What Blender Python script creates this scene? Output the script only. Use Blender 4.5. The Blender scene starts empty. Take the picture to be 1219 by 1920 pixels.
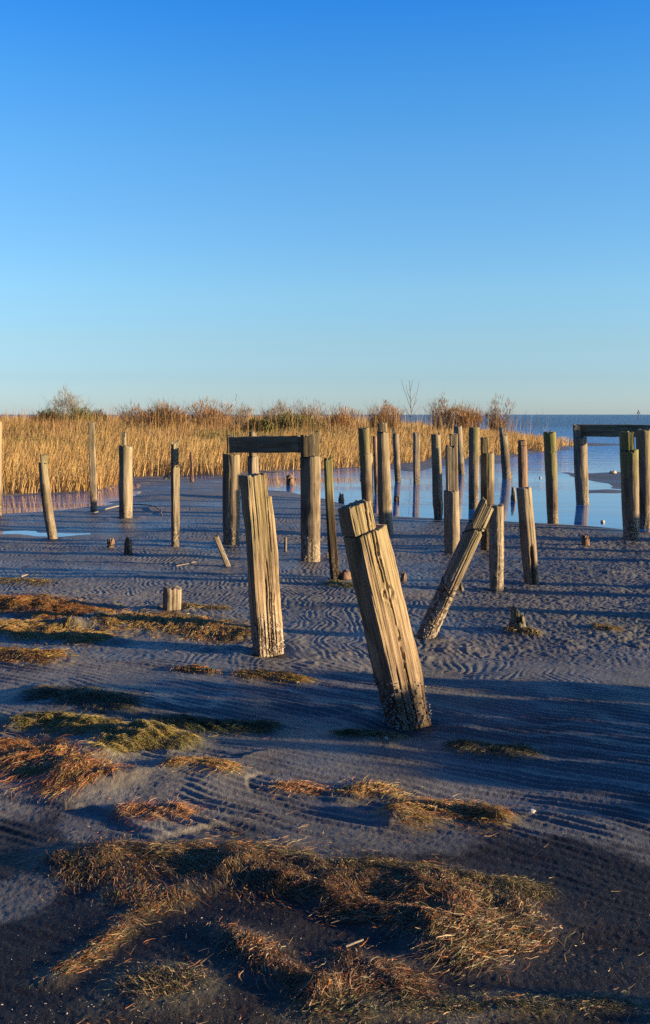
import bpy, math, random
import numpy as np
from mathutils import Vector, Matrix

# ------------------------------------------------------------------ camera, sky, sun
scene = bpy.context.scene
C = scene.collection
R = math.radians
FPX, CX, CY, EYE = 1867.0, 609.5, 960.0, 1.60
PITCH = math.atan((960 - 777) / FPX)
cam = bpy.data.cameras.new('camera')
cam.sensor_fit = 'VERTICAL'; cam.sensor_height = 36.0; cam.sensor_width = 24.0
cam.lens = 36.0 * FPX / 1920.0
cam.clip_start = 0.05; cam.clip_end = 12000
camo = bpy.data.objects.new('camera', cam); C.objects.link(camo)
camo.location = (0, 0, EYE); camo.rotation_euler = (math.pi / 2 - PITCH, 0, 0)
scene.camera = camo

SUN_EL, SUN_AZ = 9.0, 101.0                       # degrees; azimuth from +Y towards +X
sdir = Vector((math.cos(R(SUN_EL)) * math.sin(R(SUN_AZ)), math.cos(R(SUN_EL)) * math.cos(R(SUN_AZ)), math.sin(R(SUN_EL))))
sl = bpy.data.lights.new('sun', 'SUN'); sl.energy = 5.0; sl.angle = R(0.6); sl.color = (1.0, 0.75, 0.45)
so = bpy.data.objects.new('sun', sl); C.objects.link(so)
so.rotation_euler = sdir.to_track_quat('Z', 'Y').to_euler(); so.location = (20, -6, 12)

world = bpy.data.worlds.new("World"); scene.world = world; world.use_nodes = True
wn = world.node_tree; wl = wn.links
bg = wn.nodes['Background']; bg.inputs['Strength'].default_value = 0.05
sky = wn.nodes.new('ShaderNodeTexSky'); sky.sky_type = 'NISHITA'; sky.sun_disc = False
sky.sun_elevation = R(SUN_EL); sky.sun_rotation = R(SUN_AZ)
sky.air_density = 1.0; sky.dust_density = 0.3; sky.ozone_density = 2.0
wtc = wn.nodes.new('ShaderNodeTexCoord'); wsp = wn.nodes.new('ShaderNodeSeparateXYZ')
wl.new(wtc.outputs['Generated'], wsp.inputs[0])
wr = wn.nodes.new('ShaderNodeValToRGB'); wl.new(wsp.outputs['Z'], wr.inputs[0])
# clear winter-evening tint of the sky, by elevation only
SKYMUL = [(0.000, (1.044, 1.539, 3.177)), (0.035, (0.891, 1.296, 2.385)), (0.070, (0.981, 1.332, 2.007)), (0.122, (1.026, 1.494, 2.043)), (0.180, (0.918, 1.512, 2.151)), (0.245, (0.774, 1.530, 2.268)), (0.300, (0.558, 1.485, 2.421)), (0.365, (0.315, 1.332, 2.610)), (0.500, (0.222, 0.847, 2.117)), (1.000, (0.181, 0.605, 1.693))]
el = wr.color_ramp.elements
while len(el) < len(SKYMUL): el.new(0.5)
for e, (p, c) in zip(el, SKYMUL): e.position = p
for e, (p, c) in zip(el, SKYMUL): e.color = (c[0] / 8, c[1] / 8, c[2] / 8, 1)
vm = wn.nodes.new('ShaderNodeVectorMath'); vm.operation = 'MULTIPLY'
wl.new(sky.outputs[0], vm.inputs[0]); wl.new(wr.outputs[0], vm.inputs[1])
vs = wn.nodes.new('ShaderNodeVectorMath'); vs.operation = 'SCALE'; vs.inputs['Scale'].default_value = 8.0
wl.new(vm.outputs[0], vs.inputs[0]); wl.new(vs.outputs[0], bg.inputs['Color'])

scene.cycles.use_denoising = False
scene.view_settings.view_transform = 'Standard'; scene.view_settings.look = 'None'
scene.view_settings.exposure = 1.4; scene.view_settings.gamma = 1.0

# ------------------------------------------------------------------ helpers
rng = np.random.default_rng(7)
cp, sp = math.cos(PITCH), math.sin(PITCH)
def ray(px, py):
    a = (px - CX) / FPX; b = -(py - CY) / FPX
    return np.array([a, cp + b * sp, -sp + b * cp])
def ground(px, py, z=0.0):
    d = ray(px, py); t = (z - EYE) / d[2]
    return np.array([d[0] * t, d[1] * t, z])
def on_depth(px, py, Y):
    d = ray(px, py); t = Y / d[1]
    return np.array([d[0] * t, Y, EYE + d[2] * t])

def _h(ix, iy, s):
    n = (ix.astype(np.int64) * 374761393 + iy.astype(np.int64) * 668265263 + s * 1442695041) & 0xffffffff
    n = ((n ^ (n >> 13)) * 1274126177) & 0xffffffff
    n = n ^ (n >> 16)
    return (n & 0xffffff) / float(0xffffff)
def vn(x, y, s=0):
    x = np.asarray(x, float); y = np.asarray(y, float)
    ix = np.floor(x); iy = np.floor(y); fx = x - ix; fy = y - iy
    fx = fx * fx * fx * (fx * (fx * 6 - 15) + 10); fy = fy * fy * fy * (fy * (fy * 6 - 15) + 10)
    ix = ix.astype(np.int64); iy = iy.astype(np.int64)
    a = _h(ix, iy, s); b = _h(ix + 1, iy, s); c = _h(ix, iy + 1, s); d = _h(ix + 1, iy + 1, s)
    return (a + (b - a) * fx) * (1 - fy) + (c + (d - c) * fx) * fy
def fbm(x, y, s=0, o=4):                                   # about -1..1
    t = 0; a = 1; m = 0; x, y = x * 0.86 - y * 0.51, x * 0.51 + y * 0.86
    for k in range(o):
        t = t + a * (vn(x, y, s + k * 17) * 2 - 1); m += a; a *= 0.5; x, y = 1.62 * x - 1.22 * y + 3.1, 1.22 * x + 1.62 * y - 1.7
    return t / m * 1.4
def sstep(a, b, x):
    t = np.clip((x - a) / (b - a), 0, 1); return t * t * (3 - 2 * t)
def sdf(poly, x, y):                                       # positive inside
    P = np.asarray(poly)[:, :2]; d2 = np.full(x.shape, 1e18); ins = np.zeros(x.shape, bool)
    for i in range(len(P)):
        a = P[i - 1]; b = P[i]; e = b - a; L = max(e @ e, 1e-12)
        t = np.clip(((x - a[0]) * e[0] + (y - a[1]) * e[1]) / L, 0, 1)
        d2 = np.minimum(d2, (x - a[0] - t * e[0]) ** 2 + (y - a[1] - t * e[1]) ** 2)
        c = ((a[1] > y) != (b[1] > y))
        with np.errstate(divide='ignore', invalid='ignore'):
            xi = a[0] + (y - a[1]) * e[0] / (e[1] if abs(e[1]) > 1e-12 else 1e-12)
        ins ^= c & (x < xi)
    return np.where(ins, 1, -1) * np.sqrt(d2)

def mesh_np(name, v, faces, mat, parent=None, smooth=True, pig=None, link=True):
    """v (n,3); faces: list of (k,3) / (k,4) index arrays; pig: point colours (n,4)"""
    me = bpy.data.meshes.new(name)
    v = np.ascontiguousarray(v, np.float32)
    faces = [np.asarray(f, np.int32) for f in faces if len(f)]
    loops = np.concatenate([f.ravel() for f in faces]); sizes = np.concatenate([np.full(len(f), f.shape[1], np.int32) for f in faces])
    starts = np.concatenate([[0], np.cumsum(sizes)[:-1]]).astype(np.int32)
    me.vertices.add(len(v)); me.vertices.foreach_set('co', v.ravel())
    me.loops.add(len(loops)); me.loops.foreach_set('vertex_index', loops)
    me.polygons.add(len(sizes)); me.polygons.foreach_set('loop_start', starts); me.polygons.foreach_set('loop_total', sizes)
    me.polygons.foreach_set('use_smooth', np.full(len(sizes), smooth))
    if pig is not None:
        at = me.color_attributes.new('pig', 'FLOAT_COLOR', 'POINT')
        at.data.foreach_set('color', np.ascontiguousarray(pig, np.float32).ravel())
    me.update(calc_edges=True); me.validate()
    me.materials.append(mat)
    o = bpy.data.objects.new(name, me)
    if link: C.objects.link(o)
    if parent is not None: o.parent = parent
    return o
def tag(o, label=None, cat=None, group=None, kind=None):
    if label: o['label'] = label
    if cat: o['category'] = cat
    if group: o['group'] = group
    if kind: o['kind'] = kind
    return o
def empty(name, loc):
    o = bpy.data.objects.new(name, None); o.empty_display_size = 0.1; C.objects.link(o); o.location = loc; return o

# ------------------------------------------------------------------ materials
class NT:
    def __init__(s, name):
        s.m = bpy.data.materials.new(name); s.m.use_nodes = True; s.t = s.m.node_tree; s.n = s.t.nodes; s.b = s.n['Principled BSDF']
    def node(s, t, **kw):
        n = s.n.new('ShaderNode' + t)
        for k, v in kw.items(): setattr(n, k, v)
        return n
    def link(s, a, b): s.t.links.new(a, b)
    def coords(s, scale, kind='Object', vary=False):
        tc = s.node('TexCoord'); mp = s.node('Mapping'); mp.inputs['Scale'].default_value = scale
        src = tc.outputs[kind]
        if vary:
            oi = s.node('ObjectInfo'); vs_ = s.node('VectorMath'); vs_.operation = 'ADD'; mu = s.node('Math'); mu.operation = 'MULTIPLY'; mu.inputs[1].default_value = 41.0
            s.link(oi.outputs['Random'], mu.inputs[0]); s.link(src, vs_.inputs[0]); s.link(mu.outputs[0], vs_.inputs[1]); src = vs_.outputs[0]
        s.link(src, mp.inputs[0]); return mp.outputs[0]
    def noise(s, vec, scale, detail=4, rough=0.55, dist=0.0):
        n = s.node('TexNoise'); n.inputs['Scale'].default_value = scale; n.inputs['Detail'].default_value = detail
        n.inputs['Roughness'].default_value = rough; n.inputs['Distortion'].default_value = dist
        if vec is not None: s.link(vec, n.inputs['Vector'])
        return n.outputs['Fac']
    def ramp(s, fac, stops):
        r = s.node('ValToRGB'); e = r.color_ramp.elements
        while len(e) < len(stops): e.new(0.5)
        for q, (p, c) in zip(e, stops): q.position = p
        for q, (p, c) in zip(e, stops): q.color = (c, c, c, 1) if not isinstance(c, tuple) else (*c, 1)
        s.link(fac, r.inputs[0]); return r.outputs[0]
    def mix(s, f, a, b, mode='MIX'):
        m = s.node('Mix'); m.data_type = 'RGBA'; m.blend_type = mode
        for sock, val in ((m.inputs[0], f), (m.inputs[6], a), (m.inputs[7], b)):
            if isinstance(val, (int, float)): sock.default_value = val
            elif isinstance(val, tuple): sock.default_value = (*val, 1)
            else: s.link(val, sock)
        return m.outputs[2]
    def math(s, op, a, b=0.0):
        m = s.node('Math'); m.operation = op
        for sock, val in ((m.inputs[0], a), (m.inputs[1], b)):
            if isinstance(val, (int, float)): sock.default_value = val
            else: s.link(val, sock)
        return m.outputs[0]
    def attr(s, name='pig'):
        a = s.node('Attribute'); a.attribute_name = name; sp_ = s.node('SeparateColor'); s.link(a.outputs['Color'], sp_.inputs[0])
        return a.outputs['Color'], sp_.outputs[0], sp_.outputs[1], sp_.outputs[2], a.outputs['Alpha']
    def bump(s, h, strength, dist, prev=None):
        b = s.node('Bump'); b.inputs['Strength'].default_value = strength; b.inputs['Distance'].default_value = dist
        s.link(h, b.inputs['Height'])
        if prev is not None: s.link(prev, b.inputs['Normal'])
        return b.outputs[0]

def wood_material(name, light, mid, dark, grain=1.0):
    k = NT(name)
    _, moss, wet, crust, _ = k.attr()
    f1 = k.noise(k.coords((85, 85, 1.3), vary=True), 1.0, 5, 0.68, 0.15)
    f2 = k.noise(k.coords((18, 18, 0.7), vary=True), 1.0, 4, 0.6, 0.3)
    f3 = k.noise(k.coords((140, 140, 5), vary=True), 1.0, 3, 0.6)
    blot = k.noise(k.coords((5, 5, 3), vary=True), 1.0, 4, 0.6)
    base = k.ramp(k.math('ADD', k.math('MULTIPLY', f1, 0.62), k.math('MULTIPLY', f2, 0.38)),
                  [(0.33, dark), (0.45, mid), (0.56, light), (0.72, tuple(c * 1.15 for c in light))])
    base = k.mix(k.ramp(blot, [(0.35, 0.0), (0.7, 0.55)]), base, tuple(c * 0.8 + 0.03 for c in mid))
    stain = k.noise(k.coords((7, 7, 2.2), vary=True), 1.0, 5, 0.65, 0.5)
    base = k.mix(0.75, base, k.ramp(stain, [(0.33, 0.28), (0.50, 1.0)]), 'MULTIPLY')
    base = k.mix(0.5, base, k.ramp(f3, [(0.3, 0.55), (0.6, 1.0)]), 'MULTIPLY')
    mossn = k.noise(k.coords((9, 9, 4), vary=True), 1.0, 5, 0.7)
    mf = k.math('MULTIPLY', moss, k.ramp(mossn, [(0.25, 0.35), (0.6, 1.0)]))
    base = k.mix(mf, base, k.mix(f1, (0.07, 0.085, 0.015), (0.27, 0.26, 0.07)))
    wet_shade_c = k.mix(0.9, base, (0.20, 0.165, 0.13), 'MULTIPLY')
    base = k.mix(wet, base, wet_shade_c)  # wet mask also holds shade painted on a few posts
    cr = k.ramp(k.noise(k.coords((38, 38, 30), vary=True), 1.0, 3, 0.6), [(0.48, 0.0), (0.56, 1.0)])
    base = k.mix(k.math('MULTIPLY', k.math('MULTIPLY', cr, crust), 0.8), base, (0.46, 0.38, 0.27))
    k.link(base, k.b.inputs['Base Color'])
    k.b.inputs['Roughness'].default_value = 0.85; k.b.inputs['Specular IOR Level'].default_value = 0.25
    b1 = k.bump(f2, 0.6 * grain, 0.012); b2 = k.bump(f1, 0.9 * grain, 0.008, b1); b3 = k.bump(f3, 0.5 * grain, 0.002, b2)
    b4 = k.bump(k.math('MULTIPLY', cr, crust), 0.7, 0.006, b3)
    k.link(b4, k.b.inputs['Normal']); return k.m
WOOD = wood_material('weathered_wood', (0.50, 0.375, 0.215), (0.30, 0.205, 0.11), (0.04, 0.025, 0.013))
WOODGREY = wood_material('silvered_wood', (0.37, 0.30, 0.20), (0.195, 0.148, 0.09), (0.05, 0.034, 0.021))
WOODROUND = wood_material('round_pile_wood', (0.32, 0.25, 0.155), (0.165, 0.122, 0.073), (0.055, 0.036, 0.021), 0.9)
WOODDARK = wood_material('dark_wood', (0.27, 0.25, 0.15), (0.15, 0.135, 0.085), (0.04, 0.035, 0.025))  # dark greenish tone for the crossbeams and some stumps
WOODROT = wood_material('rotten_wood', (0.33, 0.20, 0.11), (0.16, 0.095, 0.055), (0.035, 0.022, 0.014))

def plain(name, col, rough=0.6, spec=0.3):
    k = NT(name); n = k.noise(k.coords((9, 9, 9)), 3.0, 3)
    k.link(k.mix(n, tuple(c * 0.7 for c in col), tuple(min(1, c * 1.25) for c in col)), k.b.inputs['Base Color'])
    k.b.inputs['Roughness'].default_value = rough; k.b.inputs['Specular IOR Level'].default_value = spec; return k.m
SHELL = plain('shell_white', (0.40, 0.37, 0.32), 0.5)
BARN = plain('barnacle_shell', (0.40, 0.35, 0.28), 0.8)
CABLE = plain('rusty_cable', (0.03, 0.025, 0.02), 0.7)
BRANCH = plain('bleached_branch', (0.24, 0.20, 0.145), 0.8)
STONE = plain('pale_stone', (0.42, 0.34, 0.24), 0.85)
TWIG = plain('bare_twig', (0.16, 0.115, 0.075), 0.9)
TWIGPALE = plain('pale_twig', (0.17, 0.15, 0.11), 0.9)
REDBUOY = plain('marker_paint', (0.06, 0.05, 0.05), 0.6)

def pigment(name, rough=0.8, spec=0.2, trans=0.0):
    k = NT(name); c, *_ = k.attr(); k.link(c, k.b.inputs['Base Color'])
    k.b.inputs['Roughness'].default_value = rough; k.b.inputs['Specular IOR Level'].default_value = spec
    if trans:
        t = k.node('BsdfTranslucent'); k.link(c, t.inputs['Color']); mx = k.node('MixShader'); mx.inputs[0].default_value = trans
        k.link(k.b.outputs[0], mx.inputs[1]); k.link(t.outputs[0], mx.inputs[2]); k.link(mx.outputs[0], k.n['Material Output'].inputs[0])
    return k.m
REED = pigment('dry_reed', 0.8, 0.2, 0.3)
WEED = pigment('seaweed_strand', 0.5, 0.4, 0.15)
LEAF = pigment('shrub_leaf', 0.8, 0.2, 0.2)

# ground: r = black mud, g = yellow-green algae, b = orange weed film, a = dryness plus painted sunlit slabs
k = NT('tidal_sand')
_, mud, alg, org, dry = k.attr()
fine = k.noise(k.coords((1, 1, 1)), 140, 4, 0.6); med = k.noise(k.coords((1, 1, 1)), 30, 5, 0.65); big = k.noise(k.coords((1, 1, 1)), 2.2, 4, 0.55)
sand = k.mix(k.ramp(big, [(0.3, 0.0), (0.7, 1.0)]), (0.108, 0.101, 0.083), (0.180, 0.169, 0.138))
sand = k.mix(k.ramp(med, [(0.35, 0.5), (0.6, 0.0)]), sand, (0.090, 0.086, 0.070))
sand = k.mix(0.6, sand, k.ramp(fine, [(0.28, 0.4), (0.66, 1.12)]), 'MULTIPLY')
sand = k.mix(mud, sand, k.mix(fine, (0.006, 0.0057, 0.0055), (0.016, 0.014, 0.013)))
sand = k.mix(k.math('MULTIPLY', alg, k.ramp(med, [(0.3, 0.3), (0.6, 1.0)])), sand, (0.13, 0.115, 0.035))
sand = k.mix(k.math('MULTIPLY', org, k.ramp(med, [(0.3, 0.3), (0.6, 1.0)])), sand, (0.11, 0.065, 0.03))
spk = k.ramp(k.noise(k.coords((1, 1, 1)), 330, 2, 0.5), [(0.66, 0.0), (0.71, 1.0)])
sand = k.mix(k.math('MULTIPLY', spk, 0.5), sand, (0.42, 0.36, 0.28))
sand = k.mix(k.ramp(dry, [(0.4, 0.0), (1.0, 0.6)]), sand, k.mix(1.0, sand, (1.7, 1.68, 1.62), 'MULTIPLY'))  # lightens drier sand and the slabs painted as sunlit
k.link(sand, k.b.inputs['Base Color'])
k.link(k.ramp(dry, [(0.0, 0.33), (1.0, 0.75)]), k.b.inputs['Roughness']); k.link(k.ramp(mud, [(0.0, 0.35), (1.0, 0.16)]), k.b.inputs['Specular IOR Level'])
nb = k.bump(med, 0.30, 0.004); nb = k.bump(fine, 0.8, 0.004, nb); k.link(nb, k.b.inputs['Normal'])
SAND = k.m

k = NT('bay_water')
tc = k.node('TexCoord'); sx = k.node('SeparateXYZ'); k.link(tc.outputs['Object'], sx.inputs[0])
far = k.node('MapRange'); far.inputs[1].default_value = 26; far.inputs[2].default_value = 48; k.link(sx.outputs['Y'], far.inputs[0])
patch = k.noise(k.coords((0.10, 0.35, 1)), 1.0, 3)
w1 = k.noise(k.coords((0.5, 1.1, 1)), 1.0, 4, 0.6); w2 = k.noise(k.coords((7, 14, 1)), 1.0, 3, 0.55)
hgt = k.math('ADD', k.math('MULTIPLY', w1, k.math('ADD', 0.0022, k.math('MULTIPLY', far.outputs[0], 0.55))),
             k.math('MULTIPLY', w2, k.math('ADD', k.math('MULTIPLY', k.ramp(patch, [(0.48, 0.0), (0.64, 1.0)]), 0.005), k.math('ADD', 0.0004, k.math('MULTIPLY', far.outputs[0], 0.03)))))
k.link(k.bump(hgt, 1.0, 1.0), k.b.inputs['Normal'])
fb = k.node('MapRange'); fb.inputs[1].default_value = 45; fb.inputs[2].default_value = 150; k.link(sx.outputs['Y'], fb.inputs[0])
k.link(k.mix(fb.outputs[0], (0.012, 0.115, 0.36), (0.004, 0.026, 0.10)), k.b.inputs['Base Color']); k.link(k.math('ADD', 0.02, k.math('MULTIPLY', far.outputs[0], 0.20)), k.b.inputs['Roughness'])  # near blue paints the sky mirrored by ripples; the far sea is darker
fs = k.node('MapRange'); fs.inputs[1].default_value = 30; fs.inputs[2].default_value = 140; fs.inputs[3].default_value = .75; fs.inputs[4].default_value = .05
k.link(sx.outputs['Y'], fs.inputs[0]); k.link(fs.outputs[0], k.b.inputs['Specular IOR Level'])
k.b.inputs['IOR'].default_value = 1.45
WATER = k.m

# ------------------------------------------------------------------ terrain
WZ = -0.045
def gp(pts, z=WZ): return [tuple(ground(x, y, z)[:2]) for x, y in pts]
LAND = gp([(1900, 1050), (1400, 1016), (1219, 999), (1170, 992), (1100, 985), (1000, 979), (900, 974), (800, 969), (740, 965), (700, 957), (660, 948),
           (610, 936), (560, 927), (512, 916), (494, 902), (498, 888), (600, 881), (650, 879), (700, 877), (750, 885), (805, 886), (812, 878),
           (860, 872), (950, 869), (972, 865), (960, 858), (1000, 851), (1060, 844), (1085, 837), (1170, 835), (1170, 833), (1085, 831)]) + \
       [(15.5, 57), (14.2, 64), (13.6, 80), (13, 100), (11, 140), (3, 175), (-10, 195), (-260, 420), (-900, 420), (-900, -300), (900, -300), (900, 5)]
POOLS = [gp([(-260, 958), (-30, 932), (60, 925), (160, 921), (200, 910), (225, 904), (262, 908), (240, 922), (225, 944), (150, 955), (60, 960), (0, 964), (-260, 992)]),
         gp([(-60, 995), (0, 996), (50, 993), (100, 997), (170, 999), (176, 1001), (150, 1006), (100, 1010), (40, 1010), (0, 1003), (-60, 1004)]),
         gp([(250, 893), (330, 890), (430, 891), (440, 894), (380, 898), (330, 895), (260, 897)])]
BARS = [gp([(1040, 884), (1101, 887), (1175, 885), (1300, 884), (1300, 925), (1219, 921), (1166, 916), (1120, 906)]),
        gp([(1100, 921), (1140, 919), (1172, 921), (1150, 924), (1105, 924)])]
REEDP = gp([(-500, 980), (-60, 936), (0, 928), (60, 924), (120, 921), (165, 917), (195, 911), (222, 901), (250, 893), (300, 891), (420, 889), (500, 884),
            (520, 882), (600, 878), (650, 875), (700, 869), (780, 866), (830, 862), (900, 853), (960, 851), (1000, 847), (1050, 840), (1078, 834)], 0.0) + \
        [(12.6, 56), (12.2, 62), (11.8, 70), (11.2, 90), (9, 130), (2, 165), (-10, 180), (-250, 400), (-800, 400), (-800, 10)]

# weed mats: image path, half width (m), number of strands, colours, mound height, strand length
OR, YE, GR, BR, ST, DK, RU = (0.44, 0.17, 0.045), (0.40, 0.30, 0.06), (0.14, 0.16, 0.045), (0.17, 0.095, 0.04), (0.46, 0.32, 0.16), (0.05, 0.05, 0.022), (0.30, 0.11, 0.05)
MATS = [
 ('big', [(110, 1625), (220, 1618), (330, 1612), (450, 1625), (600, 1655), (740, 1668), (850, 1672), (935, 1700), (950, 1735), (900, 1768), (820, 1775)], .115, 6800, (BR, ST, OR, DK, ST, BR, GR), .032, .11),
 ('big', [(480, 1655), (600, 1690), (720, 1725), (830, 1745), (880, 1715), (840, 1690), (760, 1690)], .085, 3600, (BR, DK, ST, OR, BR), .038, .10),
 ('big', [(600, 1635), (760, 1640), (900, 1650), (1000, 1672)], .06, 1300, (GR, YE, ST, BR, DK), .015, .08),
 ('low', [(430, 1760), (490, 1800), (545, 1845), (600, 1870), (650, 1838), (655, 1815)], .05, 900, (BR, ST, OR, DK), .018, .10),
 ('low', [(620, 1855), (690, 1850), (745, 1850), (770, 1860)], .05, 600, (BR, RU, ST, DK), .018, .09),
 ('thin', [(105, 1832), (150, 1800), (200, 1770), (240, 1725), (330, 1690), (200, 1690)], .045, 420, (BR, ST, OR, GR), .012, .08),
 ('thin', [(240, 1850), (300, 1830), (360, 1850), (280, 1870)], .06, 260, (BR, ST, GR), .010, .08),
 ('end', [(560, 1905), (700, 1895), (850, 1892), (1000, 1893), (1180, 1888)], .045, 380, (GR, DK, BR, DK, ST), .012, .07),
 ('left', [(-40, 1412), (20, 1418), (80, 1432), (140, 1462), (180, 1475)], .15, 2600, (OR, OR, RU, ST, YE), .055, .16),
 ('hump', [(195, 1418), (250, 1398), (300, 1392), (345, 1400)], .09, 1300, (YE, YE, GR, ST), .05, .12),
 ('hump', [(40, 1355), (110, 1362), (190, 1372), (260, 1384)], .10, 1300, (YE, GR, ST, YE), .04, .14),
 ('tuft', [(320, 1448), (370, 1448), (420, 1458)], .06, 420, (OR, YE, ST), .03, .10),
 ('tuft', [(240, 1535), (290, 1540), (330, 1535)], .06, 420, (OR, RU, ST), .025, .11),
 ('tuft', [(525, 1482), (560, 1478), (590, 1486)], .04, 200, (ST, OR), .015, .08),
 ('tuft', [(655, 1492), (690, 1484), (730, 1492)], .06, 420, (OR, ST, YE), .03, .10),
 ('knoll', [(740, 1532), (790, 1520), (850, 1522), (930, 1534)], .08, 1000, (OR, ST, YE, BR), .065, .11),
 ('back', [(-40, 1138), (30, 1138), (90, 1146), (140, 1160)], .26, 2600, (OR, BR, OR, YE), .055, .16),
 ('back', [(-40, 1180), (60, 1184), (120, 1190), (190, 1200)], .16, 2200, (YE, OR, YE, ST), .04, .16),
 ('back', [(190, 1168), (260, 1164), (330, 1172), (420, 1182), (470, 1190)], .23, 2800, (YE, OR, ST, YE), .035, .14),
 ('back', [(-40, 1228), (40, 1232), (95, 1243)], .14, 700, (OR, BR, YE), .035, .12),
 ('small', [(335, 1258), (365, 1258), (395, 1264)], .06, 200, (OR, GR), .02, .10),
 ('small', [(455, 1268), (510, 1268), (560, 1278)], .07, 420, (YE, OR, GR), .03, .10),
 ('shade', [(70, 1302), (150, 1310), (240, 1330)], .12, 600, (GR, DK, BR), .04, .12),
 ('shade', [(290, 1358), (380, 1362), (500, 1366)], .07, 600, (GR, DK), .03, .12),
 ('shade', [(640, 1378), (690, 1384), (740, 1386)], .06, 300, (GR, DK), .02, .10),
 ('shade', [(850, 1404), (920, 1410), (985, 1414)], .06, 420, (GR, DK, BR), .03, .10),
 ('flat', [(-40, 1092), (30, 1094), (90, 1096)], .16, 260, (YE, BR), .015, .12),
 ('flat', [(310, 1136), (370, 1140), (420, 1144)], .10, 200, (YE, BR), .015, .12),
 ('stumpweed', [(955, 1184), (985, 1186), (1004, 1190)], .05, 420, (YE, GR, BR, ST), .03, .09),
 ('flat', [(1120, 1178), (1150, 1182)], .05, 160, (ST, YE, BR), .02, .09),
 ('flat', [(615, 1096), (640, 1100), (670, 1106)], .10, 220, (GR, YE), .01, .10),
]
for i, m in enumerate(MATS):
    P = np.array([ground(x, y)[:2] for x, y in m[1]])
    MATS[i] = m + (P,)
def path_dist(P, x, y):
    d2 = np.full(np.shape(x), 1e9)
    for a, b in zip(P[:-1], P[1:]):
        e = b - a; L = e @ e
        t = np.clip(((x - a[0]) * e[0] + (y - a[1]) * e[1]) / L, 0, 1)
        d2 = np.minimum(d2, (x - a[0] - t * e[0]) ** 2 + (y - a[1] - t * e[1]) ** 2)
    return np.sqrt(d2)
RIDGES = [(872, 1216, 45), (976, 1213, 50), (1065, 1201, 38), (1072, 1211, 45), (1031, 1220, 30), (1161, 1195, 48), (1195, 1207, 49), (1121, 1190, 23), (797, 1228, 23),
          (1078, 1068, 30), (1150, 1075, 40), (1205, 1055, 30), (840, 1215, 25), (640, 1222, 40), (590, 1244, 30)]
RIDGES = [(*ground(x, y)[:2], w / FPX * ground(x, y)[1] / 2) for x, y, w in RIDGES]

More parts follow.
